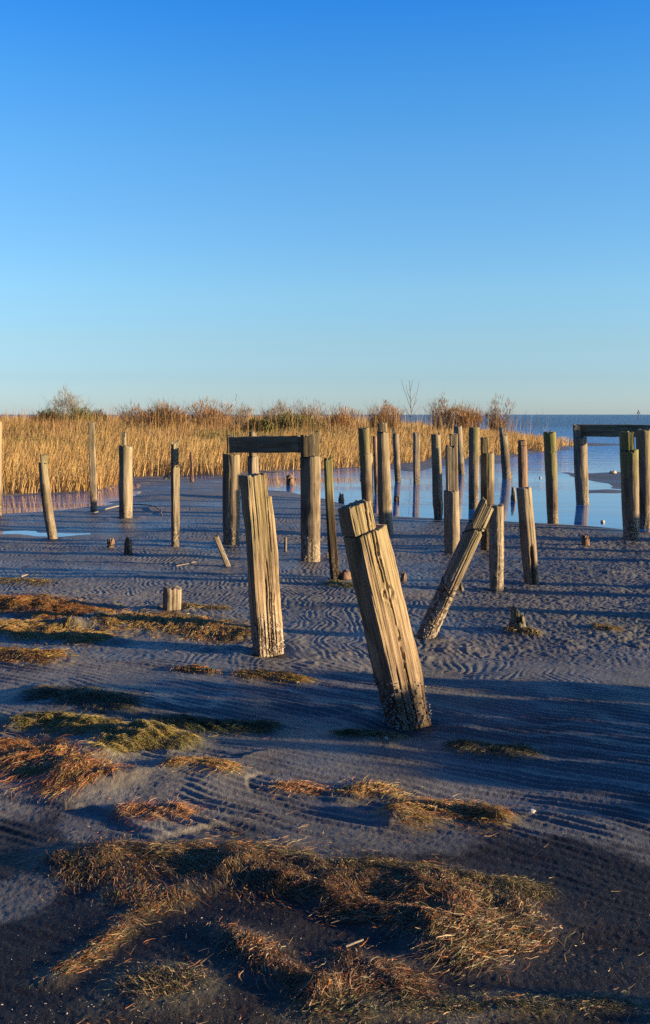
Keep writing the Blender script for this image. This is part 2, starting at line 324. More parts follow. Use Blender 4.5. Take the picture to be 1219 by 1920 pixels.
FEET = [(503, 1219, 66), (764, 1352, 96), (798, 1194, 36), (434, 1018, 32), (582, 1050, 37), (329, 1024, 19), (629, 1090, 19), (848, 1036, 29), (914, 1030, 27), (997, 1095, 30),
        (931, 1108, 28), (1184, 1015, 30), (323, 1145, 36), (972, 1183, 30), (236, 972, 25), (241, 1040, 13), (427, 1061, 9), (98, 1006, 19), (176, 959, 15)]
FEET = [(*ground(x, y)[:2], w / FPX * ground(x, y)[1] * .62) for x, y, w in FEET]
def H(x, y, want_pig=False):
    """height of the tidal flat, and its pigments"""
    L = sdf(LAND, x, y)
    edge = fbm(x * 0.55, y * 0.35, 40, 3) * np.clip(y / 40, 0.15, 0.6)
    h = np.clip(WZ + (L + edge * 0.8) * 0.05, -0.5, 0.0)
    for p in POOLS:
        s = sdf(p, x, y) + fbm(x * 1.1, y * 0.9, 44, 4) * 0.34
        h = np.minimum(h, np.clip(WZ - s * 0.045, -0.12, 0.0))
    for p in BARS:
        s = sdf(p, x, y) + fbm(x * 0.5, y * 0.4, 46, 3) * 0.35
        h = np.maximum(h, np.clip(WZ + s * 0.03, -0.5, 0.0))
    near = 1 - sstep(14, 22, y)
    land = sstep(WZ, -0.005, h)
    wx = x + 0.25 * fbm(x * 0.5, y * 0.5, 3, 3); wy = y + 0.25 * fbm(x * 0.5, y * 0.5, 9, 3)
    und = 0.020 * fbm(wx * 0.55 + 5, wy * 0.95, 11, 3) + 0.010 * fbm(wx * 1.7, wy * 2.9, 12, 3)
    h = h + und * land * np.where(y > 14, 0.6, 1.0)
    # ripples
    fgm = sstep(6.9, 5.7, y + 0.7 * fbm(x * 0.5, y * 0.5, 21, 2))
    warp = 1.5 * fbm(wx * 0.9, wy * 0.9, 22, 3) + 0.40 * fbm(x * 4, y * 4, 23, 2)
    pa = x / 0.054 + warp * 1.2 + 1.5 * np.abs(((y * 1.7 + 1.3 * fbm(x * .9, y * 1.1, 28, 3)) % 1.0) - 0.5) * 2 + y * 1.6
    pb = (x * 0.50 + y * 0.87) / 0.062 + 1.5 * fbm(wx * 0.8, wy * 0.8, 29, 3)
    ra = np.sin(2 * np.pi * pa) * (.55 + .45 * vn(x * 3.1, y * 2.3, 61)) + .55 * np.sin(2 * np.pi * (pa * 1.21 + 1.1 * fbm(x * 1.3, y * 1.3, 62, 2))); rb = np.sin(2 * np.pi * pb) * (.35 + .65 * vn(x * 2.6 + 9, y * 3.4, 67)) + .5 * np.sin(2 * np.pi * (pb * 1.27 + .9 * fbm(x * 1.7, y * 1.7, 68, 2)))
    mask = 0.10 + 0.90 * sstep(-0.50, 0.25, fbm(wx * 0.8, wy * 1.0, 24, 3) + 0.25)
    r = (ra * 0.0023 * (1 - fgm) + rb * (0.0060 + .002 * fbm(x * 1.6, y * 1.6, 66, 2)) * fgm * (0.25 + 0.75 * sstep(3.55, 4.0, y - .12 * x + .25 * fbm(x * 1.1, y * 1.1, 64, 2)))) * mask * (1 - 0.55 * sstep(3.6, 3.1, y))
    right = sstep(0.5, 1.6, x - 0.05 * (y - 8)) * sstep(6.2, 7.0, y)                 # grainy mud on the right
    grain = 0.006 * fbm(x * 17, y * 17, 26, 3) + 0.007 * fbm(x * 42, y * 42, 27, 2)
    h = h + .0011 * fbm(x * 75, y * 75, 69, 2) * sstep(7.5, 5.5, y) * land
    h = h + (r * (1 - 0.75 * right) + grain * (0.08 + 0.27 * sstep(6.0, 6.8, y) + 0.40 * right)) * near * land
    # terraced slabs of wet sand in the left foreground
    slabw = sstep(4.75, 4.3, y + 0.4 * x) * sstep(3.15, 3.5, y) * sstep(.0, -.5, x)
    slab = sstep(0.02, 0.10, fbm(wx * 1.3 + 3, wy * 2.0, 31, 3)) * slabw
    h = h + 0.016 * slab * near
    alg = np.zeros_like(h); org = np.zeros_like(h)
    for (nm, _, w, n, cols, mh, sl_, P) in MATS:
        lo = P.min(0) - 5 * w; hi = P.max(0) + 5 * w
        i = np.nonzero((x > lo[0]) & (x < hi[0]) & (y > lo[1]) & (y < hi[1]))
        if not len(i[0]): continue
        q = path_dist(P, x[i], y[i]) * (1 + 0.35 * fbm(x[i] * 5, y[i] * 5, 33, 2))
        g = np.exp(-(q / (w * 1.15)) ** 2)
        h[i] += .7 * mh * g * (1 + 0.55 * fbm(x[i] * 9, y[i] * 9, 35, 3))
        warm = sum(1 for c in cols if c in (OR, RU, BR)) / len(cols)
        if nm == 'big' or nm == 'low': warm = 0.8
        alg[i] = np.maximum(alg[i], (1 - warm) * g * 0.85); org[i] = np.maximum(org[i], warm * g * 0.85)
    for (rx, ry, rw) in RIDGES:
        g = np.exp(-((x - rx) / rw) ** 2 - ((y - ry - 0.25 * (x - rx)) / 0.045) ** 2)
        h = h + 0.022 * g * (0.6 + 0.4 * fbm(x * 20, y * 20, 36, 2))
    h = h + 0.05 * sstep(-0.2, 1.0, sdf(REEDP, x, y))
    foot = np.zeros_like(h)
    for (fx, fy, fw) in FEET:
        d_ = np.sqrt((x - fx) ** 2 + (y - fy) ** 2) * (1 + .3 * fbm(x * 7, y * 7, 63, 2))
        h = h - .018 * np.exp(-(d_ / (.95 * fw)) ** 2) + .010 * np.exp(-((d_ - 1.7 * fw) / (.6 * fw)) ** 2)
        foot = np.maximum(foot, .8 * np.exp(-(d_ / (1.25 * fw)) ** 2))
    if not want_pig: return h
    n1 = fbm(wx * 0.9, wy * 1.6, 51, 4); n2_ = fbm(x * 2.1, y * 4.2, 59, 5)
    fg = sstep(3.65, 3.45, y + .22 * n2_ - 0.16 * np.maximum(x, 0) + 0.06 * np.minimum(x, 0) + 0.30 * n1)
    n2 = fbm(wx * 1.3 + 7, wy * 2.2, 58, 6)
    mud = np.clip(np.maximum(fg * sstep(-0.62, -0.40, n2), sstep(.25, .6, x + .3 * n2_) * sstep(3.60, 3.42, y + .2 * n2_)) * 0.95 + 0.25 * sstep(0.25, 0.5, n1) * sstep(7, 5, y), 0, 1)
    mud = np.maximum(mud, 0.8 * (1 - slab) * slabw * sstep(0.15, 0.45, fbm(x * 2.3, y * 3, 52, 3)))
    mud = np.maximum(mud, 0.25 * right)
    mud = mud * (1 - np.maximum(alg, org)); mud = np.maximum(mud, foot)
    rd = sstep(-0.4, 1.5, sdf(REEDP, x, y)); 
    alg = np.maximum(alg, 0.25 * sstep(0.15, 0.5, fbm(wx * 0.7, wy * 1.1, 55, 3)) * sstep(9.5, 7.5, y) * sstep(3.4, 4.2, y))
    org = np.maximum(org, rd * 0.9)
    dry_sunlit = np.clip(0.45 + 0.5 * fbm(wx * 0.6, wy * 0.9, 57, 3) + .6 * slab + .25 * slabw, 0, 1)  # random dryness; the slab terms paint sunlit brightness on the left slabs
    return h, np.stack([mud, alg, org, dry_sunlit], -1)

# rows grow with distance; columns fan out; one continuous sheet
rows = [2.0]
while rows[-1] < 24: rows.append(rows[-1] + max(0.0065, 0.0021 * rows[-1] * max(1.0, rows[-1] / 10)))
while rows[-1] < 900: rows.append(rows[-1] * 1.02)
rows = np.array([-60, -20, -5, 0, 0.8, 1.4, 1.8] + rows)
u = np.linspace(-1, 1, 861); ext = np.array([1.04, 1.12, 1.3, 1.7, 2.6, 5, 12, 40])
u = np.concatenate([-ext[::-1], u, ext])
W = 0.35 + 0.37 * np.maximum(rows, 1.4)
gx = u[None, :] * W[:, None]; gx = np.where(np.abs(u)[None, :] > 1, np.sign(u)[None, :] * (W[:, None] + (np.abs(u)[None, :] - 1) * 14), gx)
gy = np.repeat(rows[:, None], len(u), 1)
nr, nc = gx.shape
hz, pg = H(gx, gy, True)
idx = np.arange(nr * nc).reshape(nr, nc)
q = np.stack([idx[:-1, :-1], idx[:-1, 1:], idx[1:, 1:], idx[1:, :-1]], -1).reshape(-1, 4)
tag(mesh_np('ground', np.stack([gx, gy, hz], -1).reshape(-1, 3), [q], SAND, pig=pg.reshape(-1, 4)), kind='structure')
print('ground', nr, nc)
S = 9000
tag(mesh_np('water', np.array([[-S, -30, WZ], [S, -30, WZ], [S, S, WZ], [-S, S, WZ]], float), [np.array([[0, 1, 2, 3]])], WATER), kind='structure')
def hat(x, y): return float(H(np.array([[float(x)]]), np.array([[float(y)]]))[0, 0])

# ------------------------------------------------------------------ posts
def post_mesh(name, L, wb, wt, parent, mat, square=False, segs=None, N=40, M=44, seed=0, ragged=0.02, slant=0.0, slanty=0.0, groove=0.05,
              erode=0.05, cracks=(), moss=0.3, wet=0.95, wetz=0.26, crust=0.4, crustz=0.2, bury=0.25, taper=None, knots=(), band=None, bend=0.0):
    segs = segs or [(-1, 1, -1, 1, 0, 1)]
    V, F, G = [], [], []; off = 0
    a = np.arange(N) / N * 2 * np.pi + 0.5 * np.pi + 0.013
    p = 14.0 if square else 2.0
    rr = 1 / (np.abs(np.cos(a)) ** p + np.abs(np.sin(a)) ** p) ** (1 / p)
    if not square: rr = rr * (1 + 0.035 * np.sin(2 * a + seed) + 0.02 * np.sin(3 * a + seed * 1.7))
    if square:                                         # even spacing along the sides
        t = (np.arange(N) / N * 4 + 2) % 4; s_ = np.floor(t); f = (t - s_) * 2 - 1; f = np.sign(f) * np.abs(f) ** 0.85
        cx_ = np.select([s_ == 0, s_ == 1, s_ == 2, s_ == 3], [f, np.ones(N), -f, -np.ones(N)])
        cy_ = np.select([s_ == 0, s_ == 1, s_ == 2, s_ == 3], [-np.ones(N), f, np.ones(N), -f])
        k_ = np.maximum(1, (np.abs(cx_) ** 16 + np.abs(cy_) ** 16) ** (1 / 16)); bx0, by0 = cx_ / k_, cy_ / k_; a = np.arctan2(by0, bx0)
    else: bx0, by0 = rr * np.cos(a), rr * np.sin(a)
    for si, (x0, x1, y0, y1, z0, z1) in enumerate(segs):
        m = max(6, int(M * (z1 - z0)) + 4)
        bx = np.clip(bx0, x0, x1); by = np.clip(by0, y0, y1)
        zb = -bury if z0 <= 0 else z0 * L - 0.012
        zt = z1 * L + slant * bx + slanty * by + ragged * (fbm(a * 1.9 + 50 + si, a * 0 + seed, seed + si, 3) + 0.6 * fbm(a * 7, a * 0, seed + 5 + si, 2)) - ragged
        tt = np.linspace(0, 1, m) ** (0.9 if z0 <= 0 else 1)
        z = zb + (zt[None, :] - zb) * tt[:, None]
        fz = np.clip(z / L, 0, 1)
        half = 0.5 * (wb + (wt - wb) * fz)
        A = np.repeat(a[None, :], m, 0)
        nz = 0.55 * fbm(np.cos(A) * 5 + seed, np.sin(A) * 5 + z * 1.2, seed + 60, 4) + 0.45 * fbm(A * 13 + 0.3 * fbm(A * 2, z * 3, seed, 2), z * 1.1 + seed, seed + 61, 3)
        per = np.repeat((np.arange(N) / N)[None, :], m, 0) * (4.0 if square else 3.14) * wb
        wob = per + 0.006 * fbm(per * 5, z * 1.6, seed + 68, 3)
        gr = (1 - np.abs(2 * vn(wob * 135 + seed, z * 1.0, seed + 69) - 1)) ** 4 * sstep(.25, .6, vn(per * 20, z * 2.2, seed + 71)) + .6 * (1 - np.abs(2 * vn(wob * 55 + seed, z * 0.7, seed + 72) - 1)) ** 8
        sc_ = 1 - groove * (0.5 + 0.5 * nz) * (1.6 - 0.6 * sstep(0, 0.35, z)) - min(.5, .0075 / wb) * gr
        sc_ *= 1 + 0.03 * fbm(z * 1.5 + seed, A * 0 + 2, seed + 63, 2)
        cor = np.abs(bx * by)[None, :] ** 2.5 if square else 0
        sc_ -= cor * .13 * np.clip(fbm(z * 3.1 + seed, np.sign(bx)[None, :] * 3 + np.sign(by)[None, :] * 7, seed + 75, 4) + .35, 0, 1)
        sc_ *= 1 + .035 * fbm(np.cos(A) * 1.4 + seed, z * 2.6 + np.sin(A) * 1.4, seed + 76, 3)
        e = sstep(0.42, 0.05, z) * np.clip(0.6 + 0.8 * fbm(A * 1.3 + seed, z * 6, seed + 62, 3), 0, 1.4)
        sc_ *= 1 - erode * e
        for (ca, cz0, cz1, cw, cd) in cracks:
            mid = ca + 0.10 * fbm(z * 2.2 + seed, z * 0, seed + 70, 3) + 0.035 * fbm(z * 14 + seed, z * 0, seed + 74, 3)
            da = (A - mid + np.pi) % (2 * np.pi) - np.pi
            s2 = sstep(cz0 - 0.05, cz0 + 0.03, z) * sstep(cz1 + 0.04, cz1 - 0.04, z)
            sc_ *= 1 - cd * np.exp(-(da / cw) ** 2) * s2
        for (kx, kz, kr) in knots:
            dk = np.hypot((bx[None, :] - kx) * half, (z - kz) * .8) * (1 + .2 * fbm(z * 40, A * 9, seed + 77, 2)); fr_ = (by < -.9)[None, :]
            sc_ += fr_ * (.05 * np.exp(-(dk / kr) ** 2) - .07 * np.exp(-((dk - 1.7 * kr) / (.35 * kr)) ** 2) + .025 * np.exp(-((dk - 2.6 * kr) / (.4 * kr)) ** 2))
        X = bx[None, :] * half * sc_; Y = by[None, :] * half * sc_
        X = X + bend * np.sin(np.pi * fz)
        mo = moss * sstep(0.35, 0.85, fz + 0.25 * fbm(A * 1.2, z * 3, seed + 64, 3))
        we = wet * sstep(wetz + 0.10, wetz - 0.10, z + 0.10 * fbm(A * 1.7, z * 5, seed + 65, 3))
        if band is not None: we = np.maximum(we, band[2] * sstep(band[0] - 0.06, band[0] + 0.05, z + 0.06 * fbm(A * 2, z * 4, seed + 66, 2)) * sstep(band[1] + 0.06, band[1] - 0.05, z))  # dark stripe in the wet mask; on the right centre pile it paints shade
        cr = crust * sstep(crustz + 0.08, crustz - 0.05, z + 0.12 * fbm(A * 2, z * 7, seed + 67, 2))
        v = np.stack([X, Y, z], -1).reshape(-1, 3); g = np.stack([mo, we, cr, np.ones_like(mo)], -1).reshape(-1, 4)
        ix = np.arange(m * N).reshape(m, N); j = np.roll(ix, -1, 1)
        F.append(np.stack([ix[:-1], j[:-1], j[1:], ix[1:]], -1).reshape(-1, 4) + off)
        cxm, cym = X[-1].mean(), Y[-1].mean()
        ringv = []; prev = ix[-1]
        capn = m * N
        for f_ in (0.82, 0.5):
            rx = cxm + (X[-1] - cxm) * f_; ry = cym + (Y[-1] - cym) * f_
            rz = z[-1].mean() + (z[-1] - z[-1].mean()) * f_ + 0.4 * ragged * fbm(rx * 60, ry * 60, seed + 8, 2) + 0.003
            v = np.concatenate([v, np.stack([rx, ry, rz], -1)]); g = np.concatenate([g, np.stack([mo[-1], we[-1] * 0 + 0.15, cr[-1], np.ones(N)], -1)])
            cur = np.arange(capn, capn + N); capn += N
            F.append(np.stack([prev, np.roll(prev, -1), np.roll(cur, -1), cur], -1) + off); prev = cur
        v = np.concatenate([v, [[cxm, cym, z[-1].mean() - 0.003]]]); g = np.concatenate([g, [[moss, 0.15, 0, 1]]])
        F.append(np.stack([prev, np.roll(prev, -1), np.full(N, capn)], -1) + off)
        off += len(v); V.append(v); G.append(g)
    V = np.concatenate(V); G = np.concatenate(G)
    o = mesh_np(name, V, F, mat, parent, pig=G)
    return o

def add_barnacles(root, L, wb, n, zmax, seed, square=False, name='barnacle', rad=0.0036):
    r = np.random.default_rng(seed); V, F = [], []; off = 0
    for i in range(n):
        a = r.uniform(-math.pi, math.pi); z = zmax * r.random() ** 1.7; h = wb * 0.5 * 0.97
        if square:
            s = r.integers(4); t = r.uniform(-0.95, 0.95); nx, ny = [(0, -1), (1, 0), (0, 1), (-1, 0)][s]
            px, py = (t if nx == 0 else nx) * h, (t if ny == 0 else ny) * h
        else: nx, ny = math.cos(a), math.sin(a); px, py = nx * h, ny * h
        b = rad * r.uniform(0.5, 1.5); tx, ty = -ny, nx; k_ = 6
        for (rr, hh) in ((b, -0.004), (b * 0.6, b * 0.8)):
            for q_ in range(k_):
                t = q_ / k_ * 2 * math.pi + i
                V.append((px + nx * hh + tx * math.cos(t) * rr, py + ny * hh + ty * math.cos(t) * rr, z + math.sin(t) * rr * 1.2))
        V.append((px + nx * b * 0.5, py + ny * b * 0.5, z))
        for q_ in range(k_):
            n_ = (q_ + 1) % k_
            F.append((off + q_, off + n_, off + k_ + n_)); F.append((off + q_, off + k_ + n_, off + k_ + q_)); F.append((off + k_ + q_, off + k_ + n_, off + 2 * k_))
        off += 2 * k_ + 1
    o = mesh_np(name, np.array(V), [np.array(F)], BARN, root, smooth=False); o['kind'] = 'stuff'; o['label'] = 'pale barnacles crusting the foot'
    return o

def place(px, py, tx, ty, lean_y=0.0):
    """base point on the flat and the axis to the top, from the foot and the top of a post"""
    B = ground(px, py); T = on_depth(tx, ty, B[1] + lean_y)
    ax = T - B; L = float(np.linalg.norm(ax))
    return B, Vector(ax).normalized(), L
def frame_matrix(B, zax, yaw):
    x = Vector((1, 0, 0)); x = (x - zax * x.dot(zax)).normalized(); y = zax.cross(x)
    M = Matrix((x, y, zax)).transposed().to_4x4(); return Matrix.Translation(Vector(B)) @ M @ Matrix.Rotation(yaw, 4, 'Z')
seedc = [100]
def post(label, foot, top, wpx, wtop=None, name='wooden_post', group=None, lean_y=0.0, yaw=0.0, mat=None, res=None, root_only=False, cat='post', barn=0, **kw):
    B, zax, L = place(*foot, *top, lean_y)
    d = B[1] * 1.0
    wpx = wpx * 1.05; wtop = wtop * 1.05 if wtop else None
    wb = wpx / FPX * d; wt = (wtop or wpx) / FPX * d
    if kw.get('square'): f = math.cos(yaw) + abs(math.sin(yaw)); wb /= f; wt /= f
    seedc[0] += 7
    N, M = res or ((232, 150) if d < 8 else (56, 70) if d < 13 else (36, 40))
    o = post_mesh(name, L, wb, wt, None, mat or WOODROUND, N=N, M=M, seed=seedc[0], **kw)
    o.matrix_world = frame_matrix(B, zax, yaw)
    if label: tag(o, label, cat, group)
    if barn: add_barnacles(o, L, wb, barn, 0.26, seedc[0], kw.get('square', False))
    return o
def seg_from(x0, x1, y0, y1, h): return [(-1, 1, -1, 1, 0, h), (x0, x1, y0, y1, h, 1)]
GP = 'old pier posts standing in the tidal flat'
SQ = dict(square=True)
# --- the two big square timbers in front
post('thick upright square timber with a stepped top, left of the big leaning timber', (503, 1219), (478, 888), 66, 66, name='square_timber', group=GP, yaw=R(19), mat=WOOD, square=True,
     segs=[(-1, 1, -1, 1, 0, .868), (-1, .62, -1, 1, .868, 1)], ragged=.006, groove=.055, moss=.30, wet=.6, wetz=.18, crust=.9, crustz=.2, erode=.03, bend=0.004, slant=0.004, barn=200,
     cracks=[(-1.57, 0, .62, .022, .3), (-1.80, .0, .50, .02, .2), (-1.25, .05, .40, .02, .2), (-1.45, .1, .45, .018, .2), (-1.15, .70, 1.3, .02, .12)])
bt = post('biggest timber, square and leaning left, notched at its top and split down the front', (764, 1352), (673, 940), 96, 92, name='leaning_timber', group=GP, yaw=R(25), mat=WOOD, square=True,
     segs=[(-1, 1, -1, 1, 0, .873), (-1, .30, -.72, 1, .873, 1)], ragged=.005, groove=.045, moss=.30, wet=1.0, wetz=.26, crust=.25, crustz=.22, erode=.02, slant=0.012, barn=420, knots=[(.02, .70, .016)],  # the wet foot tint also paints the shade lying on this foot
     cracks=[(-1.50, -.1, .95, .022, .5), (-1.42, -.1, .5, .02, .3), (-1.66, .78, 1.3, .02, .3), (-1.45, .9, 1.2, .016, .3), (-1.95, 0, .3, .02, .2)])
# --- leaning log on the right
lg = post('round log leaning to the right with a cable round it and barnacles at its foot', (798, 1194), (914, 941), 36, 32, name='leaning_log', group=GP, mat=WOODGREY, groove=.07, moss=.25, wet=.6, wetz=.45,
     crust=.9, crustz=.42, segs=[(-1, 1, -1, 1, 0, .82), (-.75, 1, -.8, 1, .82, 1)], slant=-.03, cracks=[(-1.2, .3, .9, .06, .2)], barn=220)
def tube(name, pts, r, mat, parent=None, n=8, closed=False, taper=1.0):
    P = np.array(pts, float); m = len(P); V = []
    for i in range(m):
        t = (P[(i + 1) % m] - P[i - 1]) if (closed or 0 < i < m - 1) else (P[1] - P[0] if i == 0 else P[-1] - P[-2])
        t = t / np.linalg.norm(t); up = np.array([0, 0, 1.0]) if abs(t[2]) < 0.9 else np.array([1.0, 0, 0])
        s = np.cross(t, up); s /= np.linalg.norm(s); w = np.cross(s, t); rr = r * (1 + (taper - 1) * i / max(1, m - 1))
        for j in range(n): V.append(P[i] + rr * (math.cos(j / n * 6.2832) * s + math.sin(j / n * 6.2832) * w))
    ix = np.arange(m * n).reshape(m, n)
    a = ix if not closed else np.concatenate([ix, ix[:1]]); j = np.roll(a, -1, 1)
    F = [np.stack([a[:-1], j[:-1], j[1:], a[1:]], -1).reshape(-1, 4)]
    if not closed:
        F.append(np.array([[ix[0, (q + 1) % n], ix[0, q], ix[0, (q + 2) % n]] for q in range(0)] or np.zeros((0, 3), int)))
        c0, c1 = len(V), len(V) + 1; V += [P[0], P[-1]]
        F.append(np.stack([np.roll(ix[0], -1), ix[0], np.full(n, c0)], -1)); F.append(np.stack([ix[-1], np.roll(ix[-1], -1), np.full(n, c1)], -1))
    return mesh_np(name, np.array(V), F, mat, parent)
lr = 36 / FPX * ground(798, 1194)[1] / 2 * 1.02
for zz, tilt in ((.37, .03), (.40, -.05), (.84, .05)):
    tube('cable', [(lr * math.cos(t), lr * math.sin(t), zz + tilt * math.cos(t + .6)) for t in np.linspace(0, 2 * np.pi, 28, endpoint=False)], .004, CABLE, lg, 6, True)
tube('cable', [(lr * .5, -lr * .9, .40), (lr * .3, -lr * 1.02, .33), (lr * .35, -lr * 1.0, .27), (lr * .2, -lr * 1.03, .20)], .0035, CABLE, lg, 6)

hw = bt.dimensions.y / 2 * .80
tube('hole_dark_plug', [(.004, -hw - .003, .50), (.004, -hw + .03, .50)], .0085, CABLE, bt, 10)  # dark plug stands in for the shade inside a bolt hole
# --- frame with a dark crossbeam, centre
def beam(parent, A, Bp, hgt, th, mat, name='crossbeam'):
    A = np.array(A); Bp = np.array(Bp); L = float(np.linalg.norm(Bp - A)); n = 60
    prof = []
    for (y, z) in ((-1, -1), (-1, -.5), (-1, 0), (-1, .5), (-1, 1), (0, 1), (1, 1), (1, 0), (1, -1), (0, -1)): prof.append((y * th / 2, z * hgt / 2))
    prof = np.array(prof); V = []
    for i in range(n):
        x = L * i / (n - 1)
        dy = 0.006 * fbm(np.full(len(prof), x * 2.0), np.arange(len(prof)) * 1.3, 3, 3); dz = 0.008 * fbm(np.full(len(prof), x * 3.0 + 9), np.arange(len(prof)) * 0.7, 5, 3)
        for (py_, pz), a_, b_ in zip(prof, dy, dz): V.append((py_ + a_, pz + b_, x))
    V = np.array(V); m = len(prof); ix = np.arange(n * m).reshape(n, m); j = np.roll(ix, -1, 1)
    F = [np.stack([ix[:-1], ix[1:], j[1:], j[:-1]], -1).reshape(-1, 4)]
    c = len(V); V = np.concatenate([V, [[0, 0, 0], [0, 0, L]]])
    F.append(np.stack([ix[0], np.roll(ix[0], -1), np.full(m, c)], -1)); F.append(np.stack([np.roll(ix[-1], -1), ix[-1], np.full(m, c + 1)], -1))
    pig = np.zeros((len(V), 4)); pig[:, 0] = 0.25; pig[:, 3] = 1
    o = mesh_np(name, V, F, mat, parent, smooth=False, pig=pig)
    zx = Vector((Bp - A) / L); up = Vector((0, 0, 1)); y = (up - zx * up.dot(zx)).normalized(); x = y.cross(zx)
    o.matrix_local = Matrix.Translation(Vector(A)) @ Matrix((x, y, zx)).transposed().to_4x4(); return o
def frame_post(parent, foot, top, wpx, yaw=0, **kw):
    o = post(None, foot, top, wpx, yaw=yaw, name='post', **kw)
    o.parent = parent; o.matrix_parent_inverse = parent.matrix_world.inverted(); return o
B6, B7 = ground(434, 1018), ground(582, 1050)
fr = tag(empty('pier_frame', (*((B6 + B7) / 2)[:2], 0)), 'two round piles joined at the top by a dark crossbeam, centre of the flat', 'pier frame')
bpy.context.view_layer.update()
h6 = on_depth(434, 851, B6[1])[2] / on_depth(434, 815, B6[1])[2]; h7 = on_depth(582, 854, B7[1])[2] / on_depth(582, 814, B7[1])[2]
frame_post(fr, (434, 1018), (434, 815), 32, segs=seg_from(-.5, .35, -.05, .75, h6), mat=WOODROUND, moss=.1, wet=.3, crust=.6, ragged=.01)
frame_post(fr, (582, 1050), (582, 814), 37, segs=seg_from(-.95, .4, -.7, .6, h7), mat=WOODROUND, moss=.12, wet=.25, wetz=.1, crust=.7, barn=110, band=(.48, .62, .5), groove=.04)  # band paints the soft shadow lying across this pile
zt = on_depth(582, 835, B7[1])[2]
vb = Vector(B7 - B6).normalized(); fl = np.array(fr.location)
A_ = np.array([B6[0] + .03, B6[1] - .06, on_depth(434, 834, B6[1])[2]]) - np.array([vb.x, vb.y, 0]) * .02
E_ = np.array([B7[0] - .10, B7[1] + .08, on_depth(582, 833, B7[1])[2]])
beam(fr, A_ - fl, E_ - fl, .185, .075, WOODDARK)
o = post('tall splintered plank standing behind the right pile of the centre frame', (594, 1044), (593, 791), 13, 8, name='splintered_plank', square=True, segs=[(-1, 1, -.3, .3, 0, .94), (-.6, .1, -.3, .3, .94, 1)], ragged=.02, mat=WOODGREY, cat='plank', wet=.1, crust=.1)
o.location.y += .14
# --- frame with beam, right
B28 = ground(1090, 943, WZ)
fr2 = tag(empty('pier_frame', (*B28[:2], 0)), 'pile in the water carrying a dark crossbeam that runs out at the right edge', 'pier frame')
bpy.context.view_layer.update()
h28 = on_depth(1088, 818, B28[1])[2] / on_depth(1088, 795, B28[1])[2]
frame_post(fr2, (1092, 941), (1086, 795), 25, 25, segs=seg_from(-.95, .2, -.3, .9, h28), mat=WOODROUND, moss=.1, wet=.3, crust=.4, groove=.05, bury=.35)
e2 = B28 + np.array([2.35, -1.35, 0])
zb = on_depth(1088, 807, B28[1])[2]
beam(fr2, np.array([B28[0] - .09, B28[1] - .10, zb]) - np.array(fr2.location), np.array([e2[0], e2[1] - .12, zb]) - np.array(fr2.location), .215, .09, WOODDARK)
pe = post_mesh('post', 1.3, .24, .22, fr2, WOODROUND, seed=77, N=36, M=40, bury=.35); pe.location = Vector(e2) - fr2.location

# --- the other posts, left to right
post('post cut by the left photo edge, only its side showing', (-9, 964), (-9, 790), 24, group=GP, mat=WOODROUND, moss=.1)
post('bent old post in the puddle at left, wider top with a notch, narrow foot', (98, 1006), (80, 851), 19, 16, group=GP, mat=WOODGREY, segs=[(-1, 1, -1, 1, 0, .9), (-.35, 1, -1, 1, .9, 1)], erode=.10, band=(.30, .62, .45), wet=.5, wetz=.2, crust=.3, groove=.05, bend=-.02)
post('tall thin square post by the left reed pool', (176, 959), (171.5, 790), 15, 12.5, group=GP, mat=WOODGREY, square=True, yaw=R(10), moss=.12, crust=.4, wet=.3, erode=.04)
post('round post with a dark charred stub on its top, left of the square post', (236, 972), (236, 809), 25, 25, group=GP, mat=WOODGREY, segs=[(-1, 1, -1, 1, 0, .845), (-.6, -.05, -.3, .6, .845, 1)], moss=.25, wet=.25, crust=.5, wetz=.12, groove=.06)
post('dark sided square post with a black notch near its top', (329, 1024), (329, 826), 19, 18, group=GP, mat=WOODGREY, square=True, yaw=R(28), segs=[(-1, 1, -1, 1, 0, .77), (-1, .1, -1, 1, .77, .97), (-1, 1, .2, 1, .77, 1)], moss=.3, wet=.35, wetz=.2, crust=.5, erode=.14)
post('thin split stick before the reeds, right of the dark sided square post', (360, 903), (358, 848), 8, 5, name='split_stick', group=GP, mat=WOODROT, erode=.1, cracks=[(-1.5, .1, 1.2, .2, .5)], moss=0, crust=0, wet=.2)
post('square post with a split top behind the stepped square timber', (476, 985), (474, 807), 23, 20, group=GP, mat=WOODGREY, square=True, yaw=R(36), segs=[(-1, 1, -1, 1, 0, .74), (-1, -.1, -1, .3, .74, 1), (.1, 1, -.2, 1, .74, .985)], moss=.1)
post('narrow post, yellow green above and black below, left of the leaning timber', (629, 1090), (615, 858), 19, 17, group=GP, mat=WOODROUND, square=True, yaw=R(14), moss=.75, wet=1.0, wetz=.78, crust=.15, erode=.06, bend=-.01)
post('post standing in the pool behind the leaning timber with a mossy narrow top', (690, 957), (684, 801), 24, 26, group=GP, mat=WOODROUND, segs=seg_from(-.95, .55, -1, 1, .70), moss=.6, wet=.6, wetz=.5, crust=.3)
post('very thin crooked post in the pool just right of the mossy topped post', (706, 921), (703, 817), 9, 8, group=GP, mat=WOODROT, moss=0, erode=.1)
post('knobbly tall round post directly behind the leaning timber', (723, 1000), (717, 791), 29, 21, group=GP, mat=WOODROUND, segs=seg_from(-.8, .75, -.8, .8, .92), moss=.15, wet=.2, wetz=.15, crust=.3, groove=.06, band=(.95, 1.15, .25))
post('thin post with a spiked top far in the pool, right of the knobbly post', (746, 899), (741, 802), 12, 11, group=GP, mat=WOODROUND, segs=seg_from(-.9, .0, -.5, .5, .89), moss=0, erode=.08)
